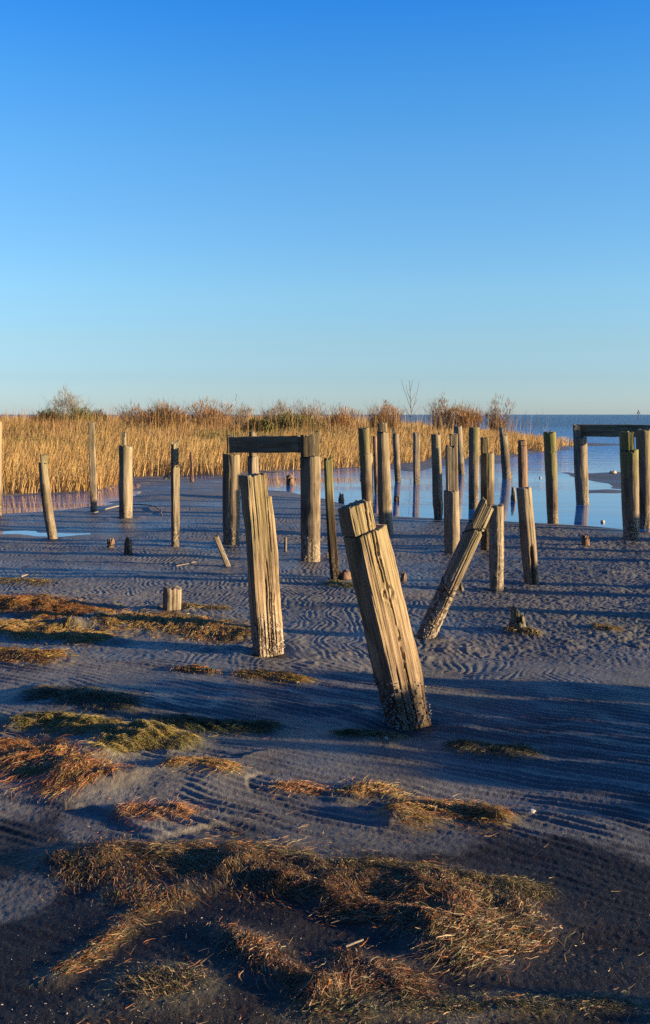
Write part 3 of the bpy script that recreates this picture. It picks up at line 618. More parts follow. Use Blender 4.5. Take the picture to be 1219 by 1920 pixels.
post('weathered post with split foot far in the pool below the bare sapling', (781, 904), (781, 810), 14, 13, group=GP, mat=WOODGREY, square=True, yaw=R(15), moss=.1, erode=.15, wet=.6, wetz=.25)
post('slim pale round post at the pool edge with a narrowed foot', (822, 970), (817, 812), 19, 17, group=GP, mat=WOODGREY, moss=.2, erode=.18, wet=.5, wetz=.25, crust=.3, band=(.62, .8, .2))
post('tall post whose squared upper half sits on a round lower half, behind the log', (848, 1036), (845, 812), 29, 28, group=GP, mat=WOODGREY, segs=[(-1, 1, -1, 1, 0, .53), (-.62, .82, -.75, .75, .53, .905), (-.05, .82, -.75, .75, .905, 1)], moss=.12, erode=.06, wet=.2, crust=.2)
post('leaning far post near the reed edge, right of the slim pale post', (864, 887), (858, 798), 15, 15, group=GP, mat=WOODGREY, moss=.15, erode=.05)
post('smooth round post in the pool with a mossy green flat top', (888, 949), (889, 801), 19, 20, group=GP, mat=WOODROUND, moss=.5, wet=.6, wetz=.3, crust=.4, ragged=.005)
post('dark round post with a lit right edge and a taller tenon, behind the log top', (914, 1030), (914, 819), 27, 26, group=GP, mat=WOODROUND, segs=[(-1, 1, -1, 1, 0, .865), (-1, -.05, -.6, .8, .865, 1)], moss=.35, wet=.8, wetz=.75, crust=.25)
post('far post in the pool with a dark lower half and long reflection', (950, 894), (943, 801), 18, 15, group=GP, mat=WOODGREY, segs=seg_from(-.95, .55, -.9, .9, .86), moss=.15, wet=.7, wetz=.85, erode=.05)
post('reddish dark narrow post standing behind the split footed post', (982, 962), (979, 824), 18, 17, group=GP, mat=WOODROT, segs=seg_from(-.8, .95, -.9, .9, .93), moss=.05, wet=.3)
post('round post with a forked split foot and silvery top', (997, 1095), (982, 914), 30, 27, group=GP, mat=WOODGREY, moss=.1, band=(.0, .62, .35), wet=.3, crust=.3, erode=.08, cracks=[(-1.35, -.1, .36, .17, .75), (-1.0, .4, .9, .05, .2)], ragged=.006)
post('short stout round post with flaking pale bark right of the log', (931, 1108), (931, 945), 28, 27, group=GP, mat=WOODGREY, moss=.15, wet=.35, wetz=.1, crust=.5, crustz=.55, erode=.12, ragged=.014, groove=.07, cracks=[(-1.3, .2, .7, .04, .2)])
post('green topped post in the water leaning slightly left, before the reed tip', (1037, 976), (1031, 808), 20, 23, group=GP, mat=WOODROUND, segs=seg_from(-.98, .9, -.95, .95, .78), moss=.95, wet=.5, wetz=.42, crust=.4, erode=.05)
post('greenest thick post with a squared tenon on top at the right', (1184, 1015), (1179, 807), 30, 32, group=GP, mat=WOODROUND, segs=seg_from(-.98, .32, -.9, .9, .835), moss=.85, wet=.35, wetz=.25, crust=.8, crustz=.3, groove=.06, barn=60)
post('pale round post at right edge before the end of the crossbeam', (1210, 985), (1206, 804), 24, 26, group=GP, mat=WOODROUND, moss=.35, wet=.5, wetz=.22, crust=.4, erode=.2)
post('pale post cut by the right photo edge beside its taller neighbour', (1228, 978), (1226, 829), 22, 22, group=GP, mat=WOODGREY, moss=.1)

# --- stumps, short pieces
GS = 'rotten stumps on the flat'
def stump(label, foot, top, wpx, wtop, **kw):
    d = dict(mat=WOODROT, name='stump', group=GS, cat='stump', moss=0, crust=.15, wet=.4, wetz=.06, groove=.16, ragged=.04, erode=-.5, res=(40, 26), bury=.12); d.update(kw)
    return post(label, foot, top, wpx, wtop, **d)
post('sawn off square block of timber on the left sand', (323, 1145), (323, 1101), 44, 43, name='timber_block', cat='block', mat=WOODGREY, square=True, yaw=R(20), moss=0, crust=.2, wet=.2, wetz=.05, groove=.12, ragged=.008, cracks=[(-1.75, -.1, .3, .04, .3), (-1.3, -.1, .3, .03, .2)], res=(72, 40), bury=.1)
stump('low two pronged stump on the left sand', (207, 1027), (207, 1008), 11, 12, segs=[(-1, 1, -1, 1, 0, .45), (-1, -.25, -1, 1, .45, .95), (.2, 1, -1, 1, .45, 1)])
stump('knobbly upright stump beside the two pronged stump', (241, 1040), (241, 1005), 13, 8, erode=-.6)
stump('dark lump of a stump at the foot of the left reeds', (312, 898), (312, 889), 10, 4, mat=WOODDARK)
stump('jagged black stump with weed round its foot, right foreground', (972, 1183), (967, 1133), 31, 26, erode=-.25, ragged=.02, segs=[(-1, 1, -1, 1, 0, .42), (-.75, -.15, -.6, .5, .42, 1), (-.1, .35, -.3, .8, .42, .80), (.45, .95, -.8, .3, .42, .60)], res=(56, 36), groove=.25, mat=WOODDARK)
stump('short pale tipped stump on the sand near the green post', (1098, 1022), (1097, 999), 15, 12, erode=-.2, segs=[(-1, 1, -1, 1, 0, .7), (-.9, .0, -.9, .9, .7, 1), (.2, .9, -.9, .9, .7, .9)])
stump('stump with two knobs in the pool, left of the centre pile', (544, 906), (544, 887), 13, 13, bury=.3, segs=[(-1, 1, -1, 1, 0, .62), (-1, -.2, -1, 1, .62, .9), (.15, .75, -1, 1, .62, 1)])
stump('tiny pointed stump in the pool between two far posts', (963, 935), (962, 912), 8, 5, mat=WOODDARK, bury=.3)
stump('little stump in the water at the foot of the dark far post', (958, 893), (958, 887), 5, 4, mat=WOODDARK, bury=.3)
stump('small knob of wood in the water left of the mossy topped post', (678, 893), (677, 887), 5, 5, mat=WOODDARK, bury=.3)
stump('small round stump top beside the top of the leaning timber', (640, 938), (640, 922), 8, 6, bury=.3)
stump('dark stub half hidden behind the leaning log', (863, 1108), (860, 1089), 12, 9, mat=WOODDARK)
stump('brown stub peeping out right of the leaning timber', (757, 1090), (757, 1068), 8, 6)
stump('low worn stump in the pool right of the thin crooked post', (744, 936), (744, 928), 9, 7, bury=.3)
GK = 'sticks lying and standing on the flat'
def stick(label, pts, r, name='stick', mat=BRANCH, taper=.7, group=GK, cat='stick'):
    return tag(tube(name, pts, r, mat, None, 8, False, taper), label, cat, group)
post('flat stick leaning left in the sand, left of the stepped timber', (427, 1061), (404, 1003), 13, 11, name='leaning_stick', cat='stick', group=GK, mat=WOODGREY, square=True, yaw=R(15), res=(28, 30), moss=0, crust=.4, wet=.3, wetz=.06, erode=.2, bury=.06)
post('small straight peg in the sand right of the stepped timber', (535.5, 1034), (535.5, 1005), 5.5, 5, name='peg', cat='stick', group=GK, mat=WOODGREY, res=(16, 16), moss=0, crust=0, wet=0, bury=.05)
def arc(pxs, lift=0.0):
    out = []
    for (x, y, z) in pxs: p = ground(x, y, z); out.append(p)
    P = np.array(out); t = np.linspace(0, len(P) - 1, 30); return np.stack([np.interp(t, range(len(P)), P[:, i]) for i in range(3)], -1)
stick('long pale bent pole lying across the sand behind the charred topped post', arc([(176, 962, .0), (200, 954, .02), (225, 948, .03), (256, 945.5, .035), (280, 947, .035), (293, 951, .03), (301, 957, .03), (304, 967, .01)]), .012, 'bent_pole', BRANCH, .8)
stick('crooked twig lying on rippled sand at left', arc([(40, 1081, .02), (52, 1077, .02), (65, 1074, .02)]), .008)
stick('short bleached stick lying in the black mud, front', arc([(648, 1775, .015), (665, 1768, .02), (681, 1762, .02)]), .004)
stick('long thin twig on the sand right of the crooked twig', arc([(330, 1061, .01), (352, 1057, .02), (368, 1053, .012)]), .006)

def rock(label, px, py, w, h, mat, name='rock', seed=1, cat='rock', group=None, flat=1.0):
    B = ground(px, py); d = B[1]; a = w / FPX * d / 2; b = h / FPX * d
    n, m = 20, 14; V = []
    th = np.linspace(0, np.pi, m)[:, None]; ph = (np.arange(n) / n * 2 * np.pi)[None, :]
    X = np.sin(th) * np.cos(ph); Y = np.sin(th) * np.sin(ph); Z = np.cos(th) + 0 * ph
    r = 1 + 0.28 * fbm(X * 1.7 + seed, Y * 1.7 + Z * 1.3, seed, 3)
    v = np.stack([X * r * a, Y * r * a * flat, Z * r * b * 0.62 + b * 0.38], -1).reshape(-1, 3)
    ix = np.arange(n * m).reshape(m, n); j = np.roll(ix, -1, 1)
    o = mesh_np(name, v, [np.stack([ix[:-1], ix[1:], j[1:], j[:-1]], -1).reshape(-1, 4)], mat, smooth=True, pig=np.tile([0, .1, 0, 1.0], (len(v), 1)))
    o.location = (B[0], B[1], max(hat(B[0], B[1]), WZ) - b * 0.12); return tag(o, label, cat, group)
rock('brown triangular chunk of rotten wood at the foot of the narrow black post', 645, 1089, 27, 20, WOODROT, 'wood_chunk', 3, 'wood chunk')
rock('small pale block beside the foot of the right centre pile', 615, 1045, 10, 11, STONE, seed=5)
rock('brown rock on the dark sandbar at right', 1149, 886, 13, 6, STONE, seed=8, group='rocks by the water')
rock('pale rock in the shallow water near the right shore', 1130, 974, 8, 5, SHELL, seed=9, group='rocks by the water')
rock('tiny dark rock in the open water', 1013, 893, 4, 4, STONE, seed=12, group='rocks by the water')
rock('white shell lying on dark blue sand at right', 998, 1518, 15, 8, SHELL, 'shell', 21, 'shell', flat=.7)
rock('small white shell just below the foot of the leaning timber', 724, 1395, 8, 6, SHELL, 'shell', 23, 'shell')
rock('small shell on the wet sand left of the leaning timber', 542, 1298, 9, 5, SHELL, 'shell', 25, 'shell')

# ------------------------------------------------------------------ off to the right, unseen: planks and piles added to throw the long shadows
def shade_planks(label, c, width, hts, ang):
    root = tag(empty('shade_plank_row', (c[0], c[1], 0)), label, 'shade_planks'); n = len(hts)
    for i, hh in enumerate(hts):
        if hh <= 0: continue
        w = width / n
        o = post_mesh('plank', hh, w * 1.02, w, root, WOODGREY, square=True, N=32, M=20, seed=400 + i, ragged=.05, segs=[(-1, 1, -.3, .3, 0, 1)], bury=.15, groove=.01)
        t = (i - (n - 1) / 2) * w; o.location = (math.cos(ang) * t, math.sin(ang) * t, 0); o.rotation_euler = (0, 0.03 * math.sin(i * 2.3), ang)
    return root
shade_planks('unseen ragged row of planks added right of the view to cast shade', (5.5, 4.05), 2.4, [.66, .76, .72, .88, .86, 1.02, 1.0, 1.14, 1.06, 1.16, 1.09, 1.15, 1.10, .95, .78, 1.02, .92, .5], R(106 - 15))
shade_planks('unseen short row of planks added near the camera to cast shade', (3.6, 1.8), .8, [.4, .5, .52, .42, .5, .35], R(95))
for i, (x, y, h_, w) in enumerate([(7.0, 6.9, 1.15, .2), (8.2, 8.1, 1.2, .2), (9.4, 7.4, 1.3, .22), (9.5, 9.6, 1.2, .2), (8.6, 10.7, 1.3, .22), (7.6, 12.0, 1.4, .25), (10.5, 11.2, 1.4, .24), (11.2, 12.6, 1.4, .24), (10.2, 5.6, 1.2, .2)]):
    o = post_mesh('wooden_post', h_, w, w * .95, None, WOODROUND, seed=500 + i, N=28, M=26); o.location = (x, y, 0)  # unseen piles added for the shadows they cast
    tag(o, 'unseen post added outside the right edge to cast a long shadow', 'post', 'added shadow piles beyond the right edge')

# unseen tree mass added behind the camera to block low sky light
n = 220; az = np.radians(np.linspace(128, 326, n)); m = 9
V = []
for i_, a_ in enumerate(az):
    hgt_ = 14 + 3.5 * float(fbm(np.array([i_ * .23]), np.array([1.0]), 81, 4)[0])
    for j_ in range(m):
        f_ = j_ / (m - 1); rad_ = 34 + 3 * float(fbm(np.array([i_ * .31]), np.array([j_ * .9]), 82, 3)[0]) + 6 * f_ * f_
        V.append((rad_ * math.sin(a_), rad_ * math.cos(a_), -.3 + hgt_ * math.sin(f_ * 1.5708)))
ix = np.arange(n * m).reshape(n, m)
V = np.array(V); tag(mesh_np('sky_block_trees', V, [np.stack([ix[:-1, :-1], ix[1:, :-1], ix[1:, 1:], ix[:-1, 1:]], -1).reshape(-1, 4)], LEAF, pig=np.tile([.05, .05, .025, 1.0], (len(V), 1))), 'unseen tree mass added behind the photographer to block low sky', 'wood', kind='stuff')

# ------------------------------------------------------------------ ribbons: reeds, weed
def ribbons(name, base, direc, length, width, col, bendv, mat, segn=3, side=None):
    n = len(base); t = np.linspace(0, 1, segn + 1)
    P = base[:, None, :] + direc[:, None, :] * (length[:, None, None] * t[None, :, None]) + bendv[:, None, :] * (t[None, :, None] ** 2)
    if side is None:
        ang = rng.uniform(0, 2 * np.pi, n); side = np.stack([np.cos(ang), np.sin(ang), np.zeros(n)], -1)
    wv = (width[:, None] * (1 - 0.75 * t[None, :] ** 1.5))[:, :, None] * side[:, None, :] * 0.5
    V = np.stack([P - wv, P + wv], 2).reshape(-1, 3)
    ix = np.arange(n * (segn + 1) * 2).reshape(n, segn + 1, 2)
    F = np.stack([ix[:, :-1, 0], ix[:, :-1, 1], ix[:, 1:, 1], ix[:, 1:, 0]], -1).reshape(-1, 4)
    g = np.repeat(np.concatenate([col, np.ones((n, 1))], 1), (segn + 1) * 2, 0)
    return mesh_np(name, V, [F], mat, None, smooth=False, pig=g)
def pal(ws, n, jit=0.18):
    cols = np.array([w[0] for w in ws]); p = np.array([w[1] for w in ws], float)
    c = cols[rng.choice(len(ws), n, p=p / p.sum())]
    return np.clip(c * (1 + jit * rng.standard_normal((n, 1))), 0.005, 0.8)
GOLD, TAN, RED, OLIVE, PALE = (0.46, 0.29, 0.095), (0.40, 0.255, 0.105), (0.19, 0.085, 0.035), (0.15, 0.14, 0.04), (0.52, 0.38, 0.17)

def reeds(n, y0, y1, hfun, name, label_kind, wid, seed):
    u_ = rng.random(n); y = y0 * (y1 / y0) ** u_; x = (rng.random(n) * 2 - 1) * (0.345 * y + 2.0)
    s = sdf(REEDP, x, y) + 0.8 * fbm(x * 0.5, y * 0.4, 71, 3) * np.clip(y / 40, .4, 1.2); ok = s > 0
    x, y, s = x[ok], y[ok], s[ok]; n = len(x)
    z = np.zeros(n) - 0.02
    hh = hfun(x, y, s) * rng.uniform(0.72, 1.12, n)
    zone = fbm(x * 0.12, y * 0.10, seed, 3); zone2 = fbm(x * 0.25 + 7, y * 0.2, seed + 3, 3)
    c = pal([(GOLD, 3), (TAN, 3), (PALE, 1.6), (RED, .6)], n)
    pr = np.clip(sstep(5, 14, s) * 0.8 + 0.8 * zone, 0, 0.95); m = rng.random(n) < pr * sstep(2, 7, s)
    c[m] = pal([(RED, 3), (TAN, 2.0), ((0.30, 0.16, 0.06), 2)], m.sum())
    m = (rng.random(n) < np.clip(zone2 * 2.2 - 0.3, 0, 0.9) * sstep(3, 8, s)); c[m] = pal([(OLIVE, 3), (TAN, 1), ((0.10, 0.12, 0.03), 1)], m.sum())
    lean = 0.10 + 0.10 * rng.standard_normal(n)
    d = np.stack([lean, 0.12 * rng.standard_normal(n), np.ones(n)], -1); d /= np.linalg.norm(d, axis=1)[:, None]
    b = np.stack([0.12 * rng.standard_normal(n) + 0.05, 0.1 * rng.standard_normal(n), -0.05 * rng.random(n)], -1) * hh[:, None]
    o = ribbons(name, np.stack([x, y, z], -1), d, hh, wid(y), c, b, REED, 3)
    tag(o, label_kind, 'reeds', kind='stuff'); return o
reeds(120000, 18, 75, lambda x, y, s: 0.50 + 0.33 * sstep(0, 4, s) + 0.36 * sstep(9, 32, s) + 0.12 * fbm(x * 0.3, y * 0.3, 73, 2) - 0.45 * sstep(14, 22, x),
      'reed_bed', 'golden dry reeds growing along the far side of the pools', lambda y: 0.009 + 0.00042 * y, 75)
reeds(36000, 60, 175, lambda x, y, s: 0.85 + 0.30 * fbm(x * 0.15, y * 0.1, 78, 3) + 0.75 * sstep(112, 135, y),
      'distant_brush', 'reddish brown brush behind the reed bed', lambda y: 0.012 + 0.00045 * y, 79)

n = 5200; y = rng.uniform(38, 118, n); x = (rng.random(n) * 2 - 1) * .34 * y; ok = (sdf(REEDP, x, y) > 1.0) & (fbm(x * .16, y * .05, 83, 3) > .02); x, y = x[ok], y[ok]; n = len(x)
hh = 1.25 + .012 * y * rng.random(n) ** 1.6 + .25 * rng.random(n); d = np.stack([rng.normal(.05, .12, n), rng.normal(0, .1, n), np.ones(n)], -1)
tag(ribbons('tall_reed_stalks', np.stack([x, y, 0 * x], -1), d, hh, .009 + .00020 * y, pal([(RED, 2), (TAN, 3), (GOLD, 1)], n), rng.normal(0, .12, (n, 3)), REED, 3), 'scattered taller stalks standing above the reeds', 'reeds', kind='stuff')
# ------------------------------------------------------------------ shrubs and trees behind the reeds
def tufts(px, Y, topy, wpx, n, cols, label, name='shrub', fan=0.5, stems=26, cat='shrub', group='shrubs behind the reeds', mat=LEAF, leafy=0.0, twmat=TWIG, dome=True):
    base = on_depth(px, 777, Y); ht = on_depth(px, topy, Y)[2]; half = wpx / FPX * Y / 2
    root = tag(empty(name, (base[0], Y, 0)), label, cat, group)
    V, F, off = [], [], 0
    tips = []
    def limb(p, d, L, r, depth):
        nonlocal off
        k_ = 4; q = np.array(p, float); d = np.array(d, float)
        ring = []
        for i in range(k_ + 1):
            rr = r * (1 - 0.6 * i / k_); s = np.cross(d, [0.3, 1, 0.1]); s /= np.linalg.norm(s); w = np.cross(d, s); w /= np.linalg.norm(w)
            for a in (0, 2.094, 4.189): V.append(q + rr * (math.cos(a) * s + math.sin(a) * w))
            ring.append(off + i * 3)
            if depth > 0 and i >= 1:
                for _ in range(2 if depth > 1 else 2):
                    nd = d + rng.normal(0, 0.40, 3); nd[2] = abs(nd[2]) * 0.9 + 0.25; nd /= np.linalg.norm(nd); kids.append((q.copy(), nd, L * rng.uniform(.25, .45), rr * .6, depth - 1))
            if i < k_: q = q + d * L / k_; d = d + rng.normal(0, .10, 3); d /= np.linalg.norm(d)
        for i in range(k_):
            a, b = ring[i], ring[i + 1]
            for j in range(3): F.append((a + j, a + (j + 1) % 3, b + (j + 1) % 3, b + j))
        off += (k_ + 1) * 3; tips.append(q)
    todo = []
    for i in range(stems):
        a = rng.uniform(0, 2 * np.pi); rr = rng.random() ** .5
        d = np.array([math.cos(a) * fan * rr * half / ht * 1.0, math.sin(a) * fan * rr * .5, 1.0]); d /= np.linalg.norm(d)
        todo.append((np.array([math.cos(a) * rr * half * .45, math.sin(a) * rr * half * .45, 0.0]), d, ht * rng.uniform(.5, .85), 0.010 + 0.00016 * Y, 2 if leafy <= 0 else 1))
    while todo:
        kids = []
        for t in todo: limb(*t)
        todo = [t for t in kids if rng.random() < .55] if len(kids) > 600 else kids
    mesh_np('stems', np.array(V), [np.array(F)], twmat, root)
    T = np.array(tips); 
    if n:
        P = T[rng.integers(len(T), size=n)] + rng.normal(0, .06 * ht, (n, 3)) * [1, 1, .7]
        if leafy <= 0:
            a = rng.uniform(0, 2 * np.pi, n); r_ = rng.random(n) ** .6; zz = rng.random(n) ** .7; lump = 1 + .35 * fbm(a * 1.1 + px, zz * 3, 6, 2)
            prof = np.sqrt(np.clip(1 - ((zz - .55) / .62) ** 2, .04, 1)) if fan > .85 else .45 + .55 * zz
            P = np.stack([np.cos(a) * r_ * half * prof * lump, np.sin(a) * r_ * half * prof * lump, zz * ht * .92 * lump * (1 - .25 * r_)], -1)
        if leafy > 0:
            a = rng.uniform(0, 2 * np.pi, n); r_ = rng.random(n) ** .5; zz = rng.random(n)
            prof = np.sqrt(np.clip(1 - (zz * 1.02 - .1) ** 2, .05, 1)); lump = 1 + .55 * fbm(a * 1.6 + px, zz * 4, 5, 3)
            zz = zz ** .8; P = np.stack([np.cos(a) * r_ * half * prof * (.6 + .4 * lump), np.sin(a) * r_ * half * prof * lump, zz * ht * np.clip(.80 + .35 * fbm(np.cos(a) * r_ * half * 1.6 + px, np.sin(a) * r_ * half * 1.6, 8, 3), .4, 1.1)], -1)
        P[:, 2] = np.maximum(P[:, 2], .1)
        d = rng.normal(0, .35, (n, 3)) + (P / np.maximum(np.linalg.norm(P, axis=1), .1)[:, None] if leafy <= 0 else 0); d[:, 2] = np.abs(d[:, 2]) + (.5 if leafy > 0 else .15); d /= np.linalg.norm(d, axis=1)[:, None]
        sz = np.full(n, .38 if not dome else (.12 if leafy else .26)) * rng.uniform(.6, 1.3, n) * (Y / 70) ** .5
        o = ribbons('foliage' if leafy else 'twigs', P, d, sz, np.full(n, (.07 if leafy else (.013 + (.00028 if dome else .00016) * Y))), pal(cols, n), rng.normal(0, .03, (n, 3)), mat, 1 if leafy else 2)
        o.parent = root
    return root
BRN = [((.20, .115, .055), 3), ((.30, .18, .08), 2), ((.14, .08, .05), 1)]
RUS = [((.34, .17, .06), 3), ((.24, .12, .05), 2), ((.38, .25, .10), 2)]
FEA = [((.30, .24, .17), 3), ((.22, .16, .11), 2)]
OLV = [((.075, .075, .022), 3), ((.05, .05, .02), 2), ((.12, .11, .03), 1)]
YGR = [((.17, .16, .035), 3), ((.12, .12, .03), 2)]
DGR = [((.045, .04, .022), 3), ((.06, .05, .03), 2)]
t = tufts(128, 118, 733, 70, 2500, [((.24, .215, .155), 3), ((.32, .28, .20), 2)], 'bare round crowned tree on the left skyline', 'bare_tree', .9, 9, 'tree', None, LEAF, 0, TWIGPALE, False)
t.children[0].name = 'trunk'; t.children[1].name = 'crown'
tufts(92, 112, 767, 70, 5200, OLV, 'dark olive shrub under the bare tree, left side', leafy=1)
tufts(152, 110, 765, 54, 4200, YGR, 'yellow green shrub under the bare tree, right side', leafy=1)
tufts(184, 112, 769, 44, 2400, DGR, 'darkest small shrub right of the yellow green shrub', leafy=1)
tufts(312, 58, 750, 88, 4500, RUS + BRN, 'tall rusty brown shrub on the skyline left of the centre frame', fan=.7, stems=44)
tufts(262, 70, 764, 70, 2600, BRN, 'low brown shrub left of the tall rusty shrub', fan=.6, stems=30)
tufts(395, 66, 751, 95, 3000, RUS, 'tan shrub with long straight shoots above the dark beam end', fan=.6, stems=40)
tufts(452, 78, 755, 54, 900, FEA, 'pale feathery shrub above the stepped timber', fan=.8, stems=16)
tufts(522, 74, 748, 70, 1500, FEA, 'tallest pale feathery shrub on the centre skyline', fan=.8, stems=20)
tufts(580, 76, 751, 64, 1400, FEA, 'feathery shrub above the right pile of the centre frame', fan=.8, stems=20)
tufts(640, 72, 766, 60, 2400, RUS, 'low rusty shrub between the feathery shrubs and the sapling', fan=.7, stems=26)
tufts(555, 60, 776, 130, 6000, OLV + YGR, 'wide low olive shrub behind the centre frame', leafy=1)
tufts(490, 52, 788, 80, 4000, YGR + OLV, 'bright green low shrub among the reeds behind the stepped timber', leafy=1)
tufts(720, 62, 755, 72, 3200, RUS, 'orange brown shrub left of the bare sapling', fan=.7, stems=36)
tufts(828, 64, 743, 44, 1200, FEA + BRN, 'tall thin twiggy shrub right of the bare sapling', fan=.7, stems=18)
tufts(868, 60, 758, 76, 3400, RUS, 'broad orange brown shrub near the end of the land', fan=.7, stems=36)
tufts(932, 62, 754, 50, 1500, BRN + FEA, 'last upright twiggy shrub at the right end of the land', fan=.7, stems=20)
# sapling
Y = 48.0; b0 = on_depth(772, 830, Y); root = tag(empty('bare_sapling', (b0[0], Y, 0)), 'thin bare sapling rising alone above the reeds', 'tree')
tp = lambda x, y, dy=0: on_depth(x, y, Y + dy) - np.array([b0[0], Y, 0])
tube('trunk', [np.array([0, 0, -.05]), tp(772, 800), tp(771, 770), tp(769, 735), tp(768, 713)], .028, TWIG, root, 6, False, .35)
for pts in ([(771, 776), (776, 760), (784, 727), (786, 714)], [(770, 765), (762, 742), (755, 722), (753, 712)], [(770, 755), (776, 742), (779, 736)], [(769, 748), (764, 735), (762, 722)],
            [(771, 785), (779, 772), (788, 762)], [(770, 782), (762, 770), (757, 760)], [(769, 735), (772, 722), (774, 712)], [(776, 760), (781, 752), (783, 746)]):
    tube('branch', [tp(x, y, i * .25) for i, (x, y) in enumerate(pts)], .013, TWIG, root, 5, False, .5)
# channel marker far out
mk = on_depth(1197, 777, 420.0); root = tag(empty('channel_marker', (mk[0], 420, WZ)), 'tiny channel marker on the horizon at right', 'marker')
tube('pile', [(0, 0, -1), (0, 0, 1.9)], .16, REDBUOY, root, 8)
tube('daymark', [(-.6, -.1, 1.9), (0, -.1, 2.9), (.6, -.1, 1.9)], .22, REDBUOY, root, 6); tube('lantern', [(0, 0, 2.9), (0, 0, 3.5)], .16, REDBUOY, root, 6)

# ------------------------------------------------------------------ seaweed
names = {'big': 'large curled pile of brown and straw seaweed in the front', 'low': 'brown tangle of seaweed in front of the curled pile'}
def weed(name, items, label, kind=None, group='seaweed on the sand'):
    Bs, Ds, Cs = [], [], []
    for (nm, _, w, n, cols, mh, ln, P) in items:
        n = int(n * 10.0)
        seg = np.diff(P, axis=0); sl2 = np.linalg.norm(seg, axis=1); cum = np.concatenate([[0], np.cumsum(sl2)])
        t = rng.random(n) * cum[-1]; i = np.clip(np.searchsorted(cum, t) - 1, 0, len(seg) - 1)
        f = (t - cum[i]) / sl2[i]; p = P[i] + seg[i] * f[:, None]; tg = seg[i] / sl2[i][:, None]
        i2 = np.clip(i + 1, 0, len(seg) - 1); tg2 = seg[i2] / sl2[i2][:, None]; tg = tg * (1 - f[:, None]) + tg2 * f[:, None]
        tg /= np.maximum(np.linalg.norm(tg, axis=1), 1e-6)[:, None]
        nrm = np.stack([-tg[:, 1], tg[:, 0]], -1); off = rng.normal(0, w * .62, n)
        off = np.where(rng.random(n) < .12, off * 2.2, off)
        p = p + nrm * off[:, None] + tg * rng.normal(0, .04, n)[:, None]
        sw = rng.normal(0, .38, n) + 1.3 * fbm(p[:, 0] * 3, p[:, 1] * 3, 91, 2)
        kp = (fbm(p[:, 0] * 9, p[:, 1] * 13, 92, 3) + .45 * rng.standard_normal(n)) > -.12 + .35 * (np.abs(off) / w - .6)
        p, tg, nrm, sw, off = p[kp], tg[kp], nrm[kp], sw[kp], off[kp]; n = len(p)
        d2 = tg * np.cos(sw)[:, None] + nrm * np.sin(sw)[:, None]
        th = np.arctan2(d2[:, 1], d2[:, 0]); kap = rng.normal(0, .9, n); K = 5
        L_ = ln * .50 * rng.uniform(.25, 1.25, n) ** 1.3
        Q = [p.copy()]
        for q_ in range(K - 1):
            aa = th + kap * (q_ / (K - 1) - .4); Q.append(Q[-1] + np.stack([np.cos(aa), np.sin(aa)], -1) * (L_ / (K - 1))[:, None])
        Q = np.stack(Q, 1); z = H(Q[..., 0].copy(), Q[..., 1].copy())
        up = (rng.random(n) ** 3 * (.006 + .10 * mh))[:, None] + .0025 * np.abs(rng.standard_normal((n, K))) + (rng.random(n) < .05)[:, None] * np.linspace(0, 1, K)[None, :] * rng.uniform(0, .02, n)[:, None]
        Bs.append(np.concatenate([Q, (z + up + .001)[..., None]], -1)); Ds.append(np.stack([np.cos(th), np.sin(th)], -1))
        Cs.append(pal([(tuple(.85 * q for q in c), 1) for c in cols], n, .28))
    P_, D, Cc = map(np.concatenate, (Bs, Ds, Cs)); n = len(P_); K = P_.shape[1]
    rl_ = rng.uniform(-1.2, 1.2, n); s_ = np.stack([-D[:, 1] * np.cos(rl_), D[:, 0] * np.cos(rl_), np.sin(rl_)], -1)
    wd = np.where(rng.random(n) < .08, .0030, .0016) * rng.uniform(.7, 1.3, n) * np.clip(P_[:, 0, 1] / 4.2, .9, 1.6)
    t = np.linspace(0, 1, K); wv = (wd[:, None] * (1 - .7 * t[None, :] ** 2))[:, :, None] * s_[:, None, :] * .5
    V = np.stack([P_ - wv, P_ + wv], 2).reshape(-1, 3); ix = np.arange(n * K * 2).reshape(n, K, 2)
    F = np.stack([ix[:, :-1, 0], ix[:, :-1, 1], ix[:, 1:, 1], ix[:, 1:, 0]], -1).reshape(-1, 4)
    o = mesh_np(name, V, [F], WEED, None, smooth=False, pig=np.repeat(np.concatenate([Cc, np.ones((n, 1))], 1), K * 2, 0))
    return tag(o, label, 'seaweed', group, kind)
WL = [('big', None, 'large curled pile of brown and straw seaweed in the front'), ('low', None, 'two brown tangles of seaweed below the curled pile'),
      ('thin', None, 'thin broken strings of seaweed on black mud, front left'), ('end', None, 'green grey band of weed along the bottom edge'),
      ('left', None, 'orange mound of eelgrass at the left edge'), ('hump', None, 'pair of yellow green weed humps left of centre'),
      ('knoll', None, 'orange weed on the pale sand knoll right of centre'), ('back', None, 'orange and yellow weed mounds around the sawn block, left'),
      ('stumpweed', None, 'yellowish weed gathered round the jagged stump')]
for nm, _, lab in WL:
    weed('seaweed_mat', [m for m in MATS if m[0] == nm], lab)
weed('seaweed_tufts', [m for m in MATS if m[0] in ('tuft', 'small', 'shade', 'flat')], 'scattered small weed tufts on the rippled sand', 'stuff', None)
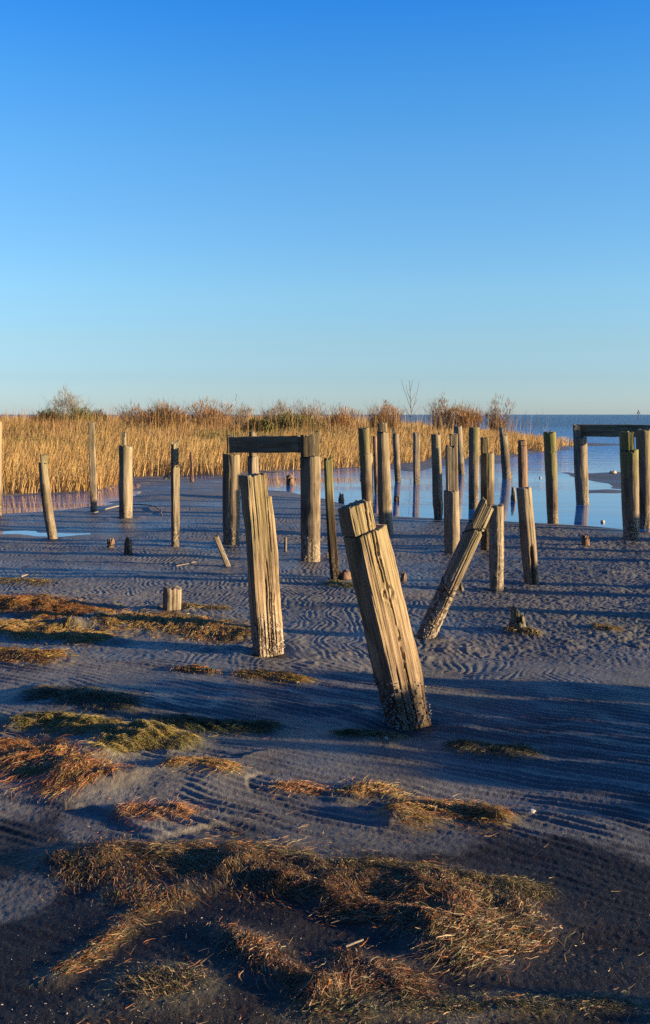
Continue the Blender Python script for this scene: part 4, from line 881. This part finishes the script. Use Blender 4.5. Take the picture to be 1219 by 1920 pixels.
# stray litter over the foreground
n = 9000; yy = 2.4 + 4.2 * rng.random(n) ** 1.6; xx = (rng.random(n) * 2 - 1) * (.35 * yy + .1)
ang = rng.normal(.1, .7, n); D = np.stack([np.cos(ang), np.sin(ang), rng.normal(0, .1, n)], -1)
keep = fbm(xx * 1.3, yy * 1.9, 95, 4) + .25 * rng.standard_normal(n) > .22; xx, yy, D = xx[keep], yy[keep], D[keep]; n = len(xx)
s = np.stack([-D[:, 1], D[:, 0], rng.normal(0, .7, n)], -1); s /= np.linalg.norm(s, axis=1)[:, None]
tag(ribbons('seaweed_litter', np.stack([xx, yy, H(xx.copy(), yy.copy()) + .003], -1), D, rng.uniform(.008, .035, n), rng.uniform(.0010, .0022, n), pal([(ST, 2), (BR, 3), (OR, 1), (DK, 2)], n, .25),
            rng.normal(0, .01, (n, 3)), WEED, 2, s), 'stray strands of weed on the foreground mud', 'seaweed', kind='stuff')
# shell fragments
n = 3600; yy = 2.35 + 5.5 * rng.random(n) ** 2.0; xx = (rng.random(n) * 2 - 1) * (.35 * yy + .1)
keep = rng.random(n) < np.clip(-.05 + 1.5 * fbm(xx * .8 + 4, yy * .9, 97, 3) + .35 * sstep(3.9, 3.0, yy), 0, 1); xx, yy = xx[keep], yy[keep]; n = len(xx)
zz = H(xx.copy(), yy.copy()); r = rng.uniform(.0004, .0021, n) * np.where(rng.random(n) < .05, 1.8, 1)
oc = np.array([[1, 0, 0], [0, 1, 0], [-1, 0, 0], [0, -1, 0], [0, 0, .8], [0, 0, -.5]])
rot = rng.uniform(0, 6.28, n); cs, sn = np.cos(rot), np.sin(rot)
V = np.stack([oc[None, :, 0] * cs[:, None] * 1.4 - oc[None, :, 1] * sn[:, None] * .7, oc[None, :, 0] * sn[:, None] * 1.4 + oc[None, :, 1] * cs[:, None] * .7, oc[None, :, 2] + 0 * cs[:, None]], -1) * r[:, None, None] + np.stack([xx, yy, zz + r * .3], -1)[:, None, :]
Fo = np.array([[0, 1, 4], [1, 2, 4], [2, 3, 4], [3, 0, 4], [1, 0, 5], [2, 1, 5], [3, 2, 5], [0, 3, 5]])
tag(mesh_np('shell_fragments', V.reshape(-1, 3), [(np.arange(n)[:, None, None] * 6 + Fo[None]).reshape(-1, 3)], SHELL, smooth=False), 'tiny white shell fragments strewn over the mud', 'shells', kind='stuff')
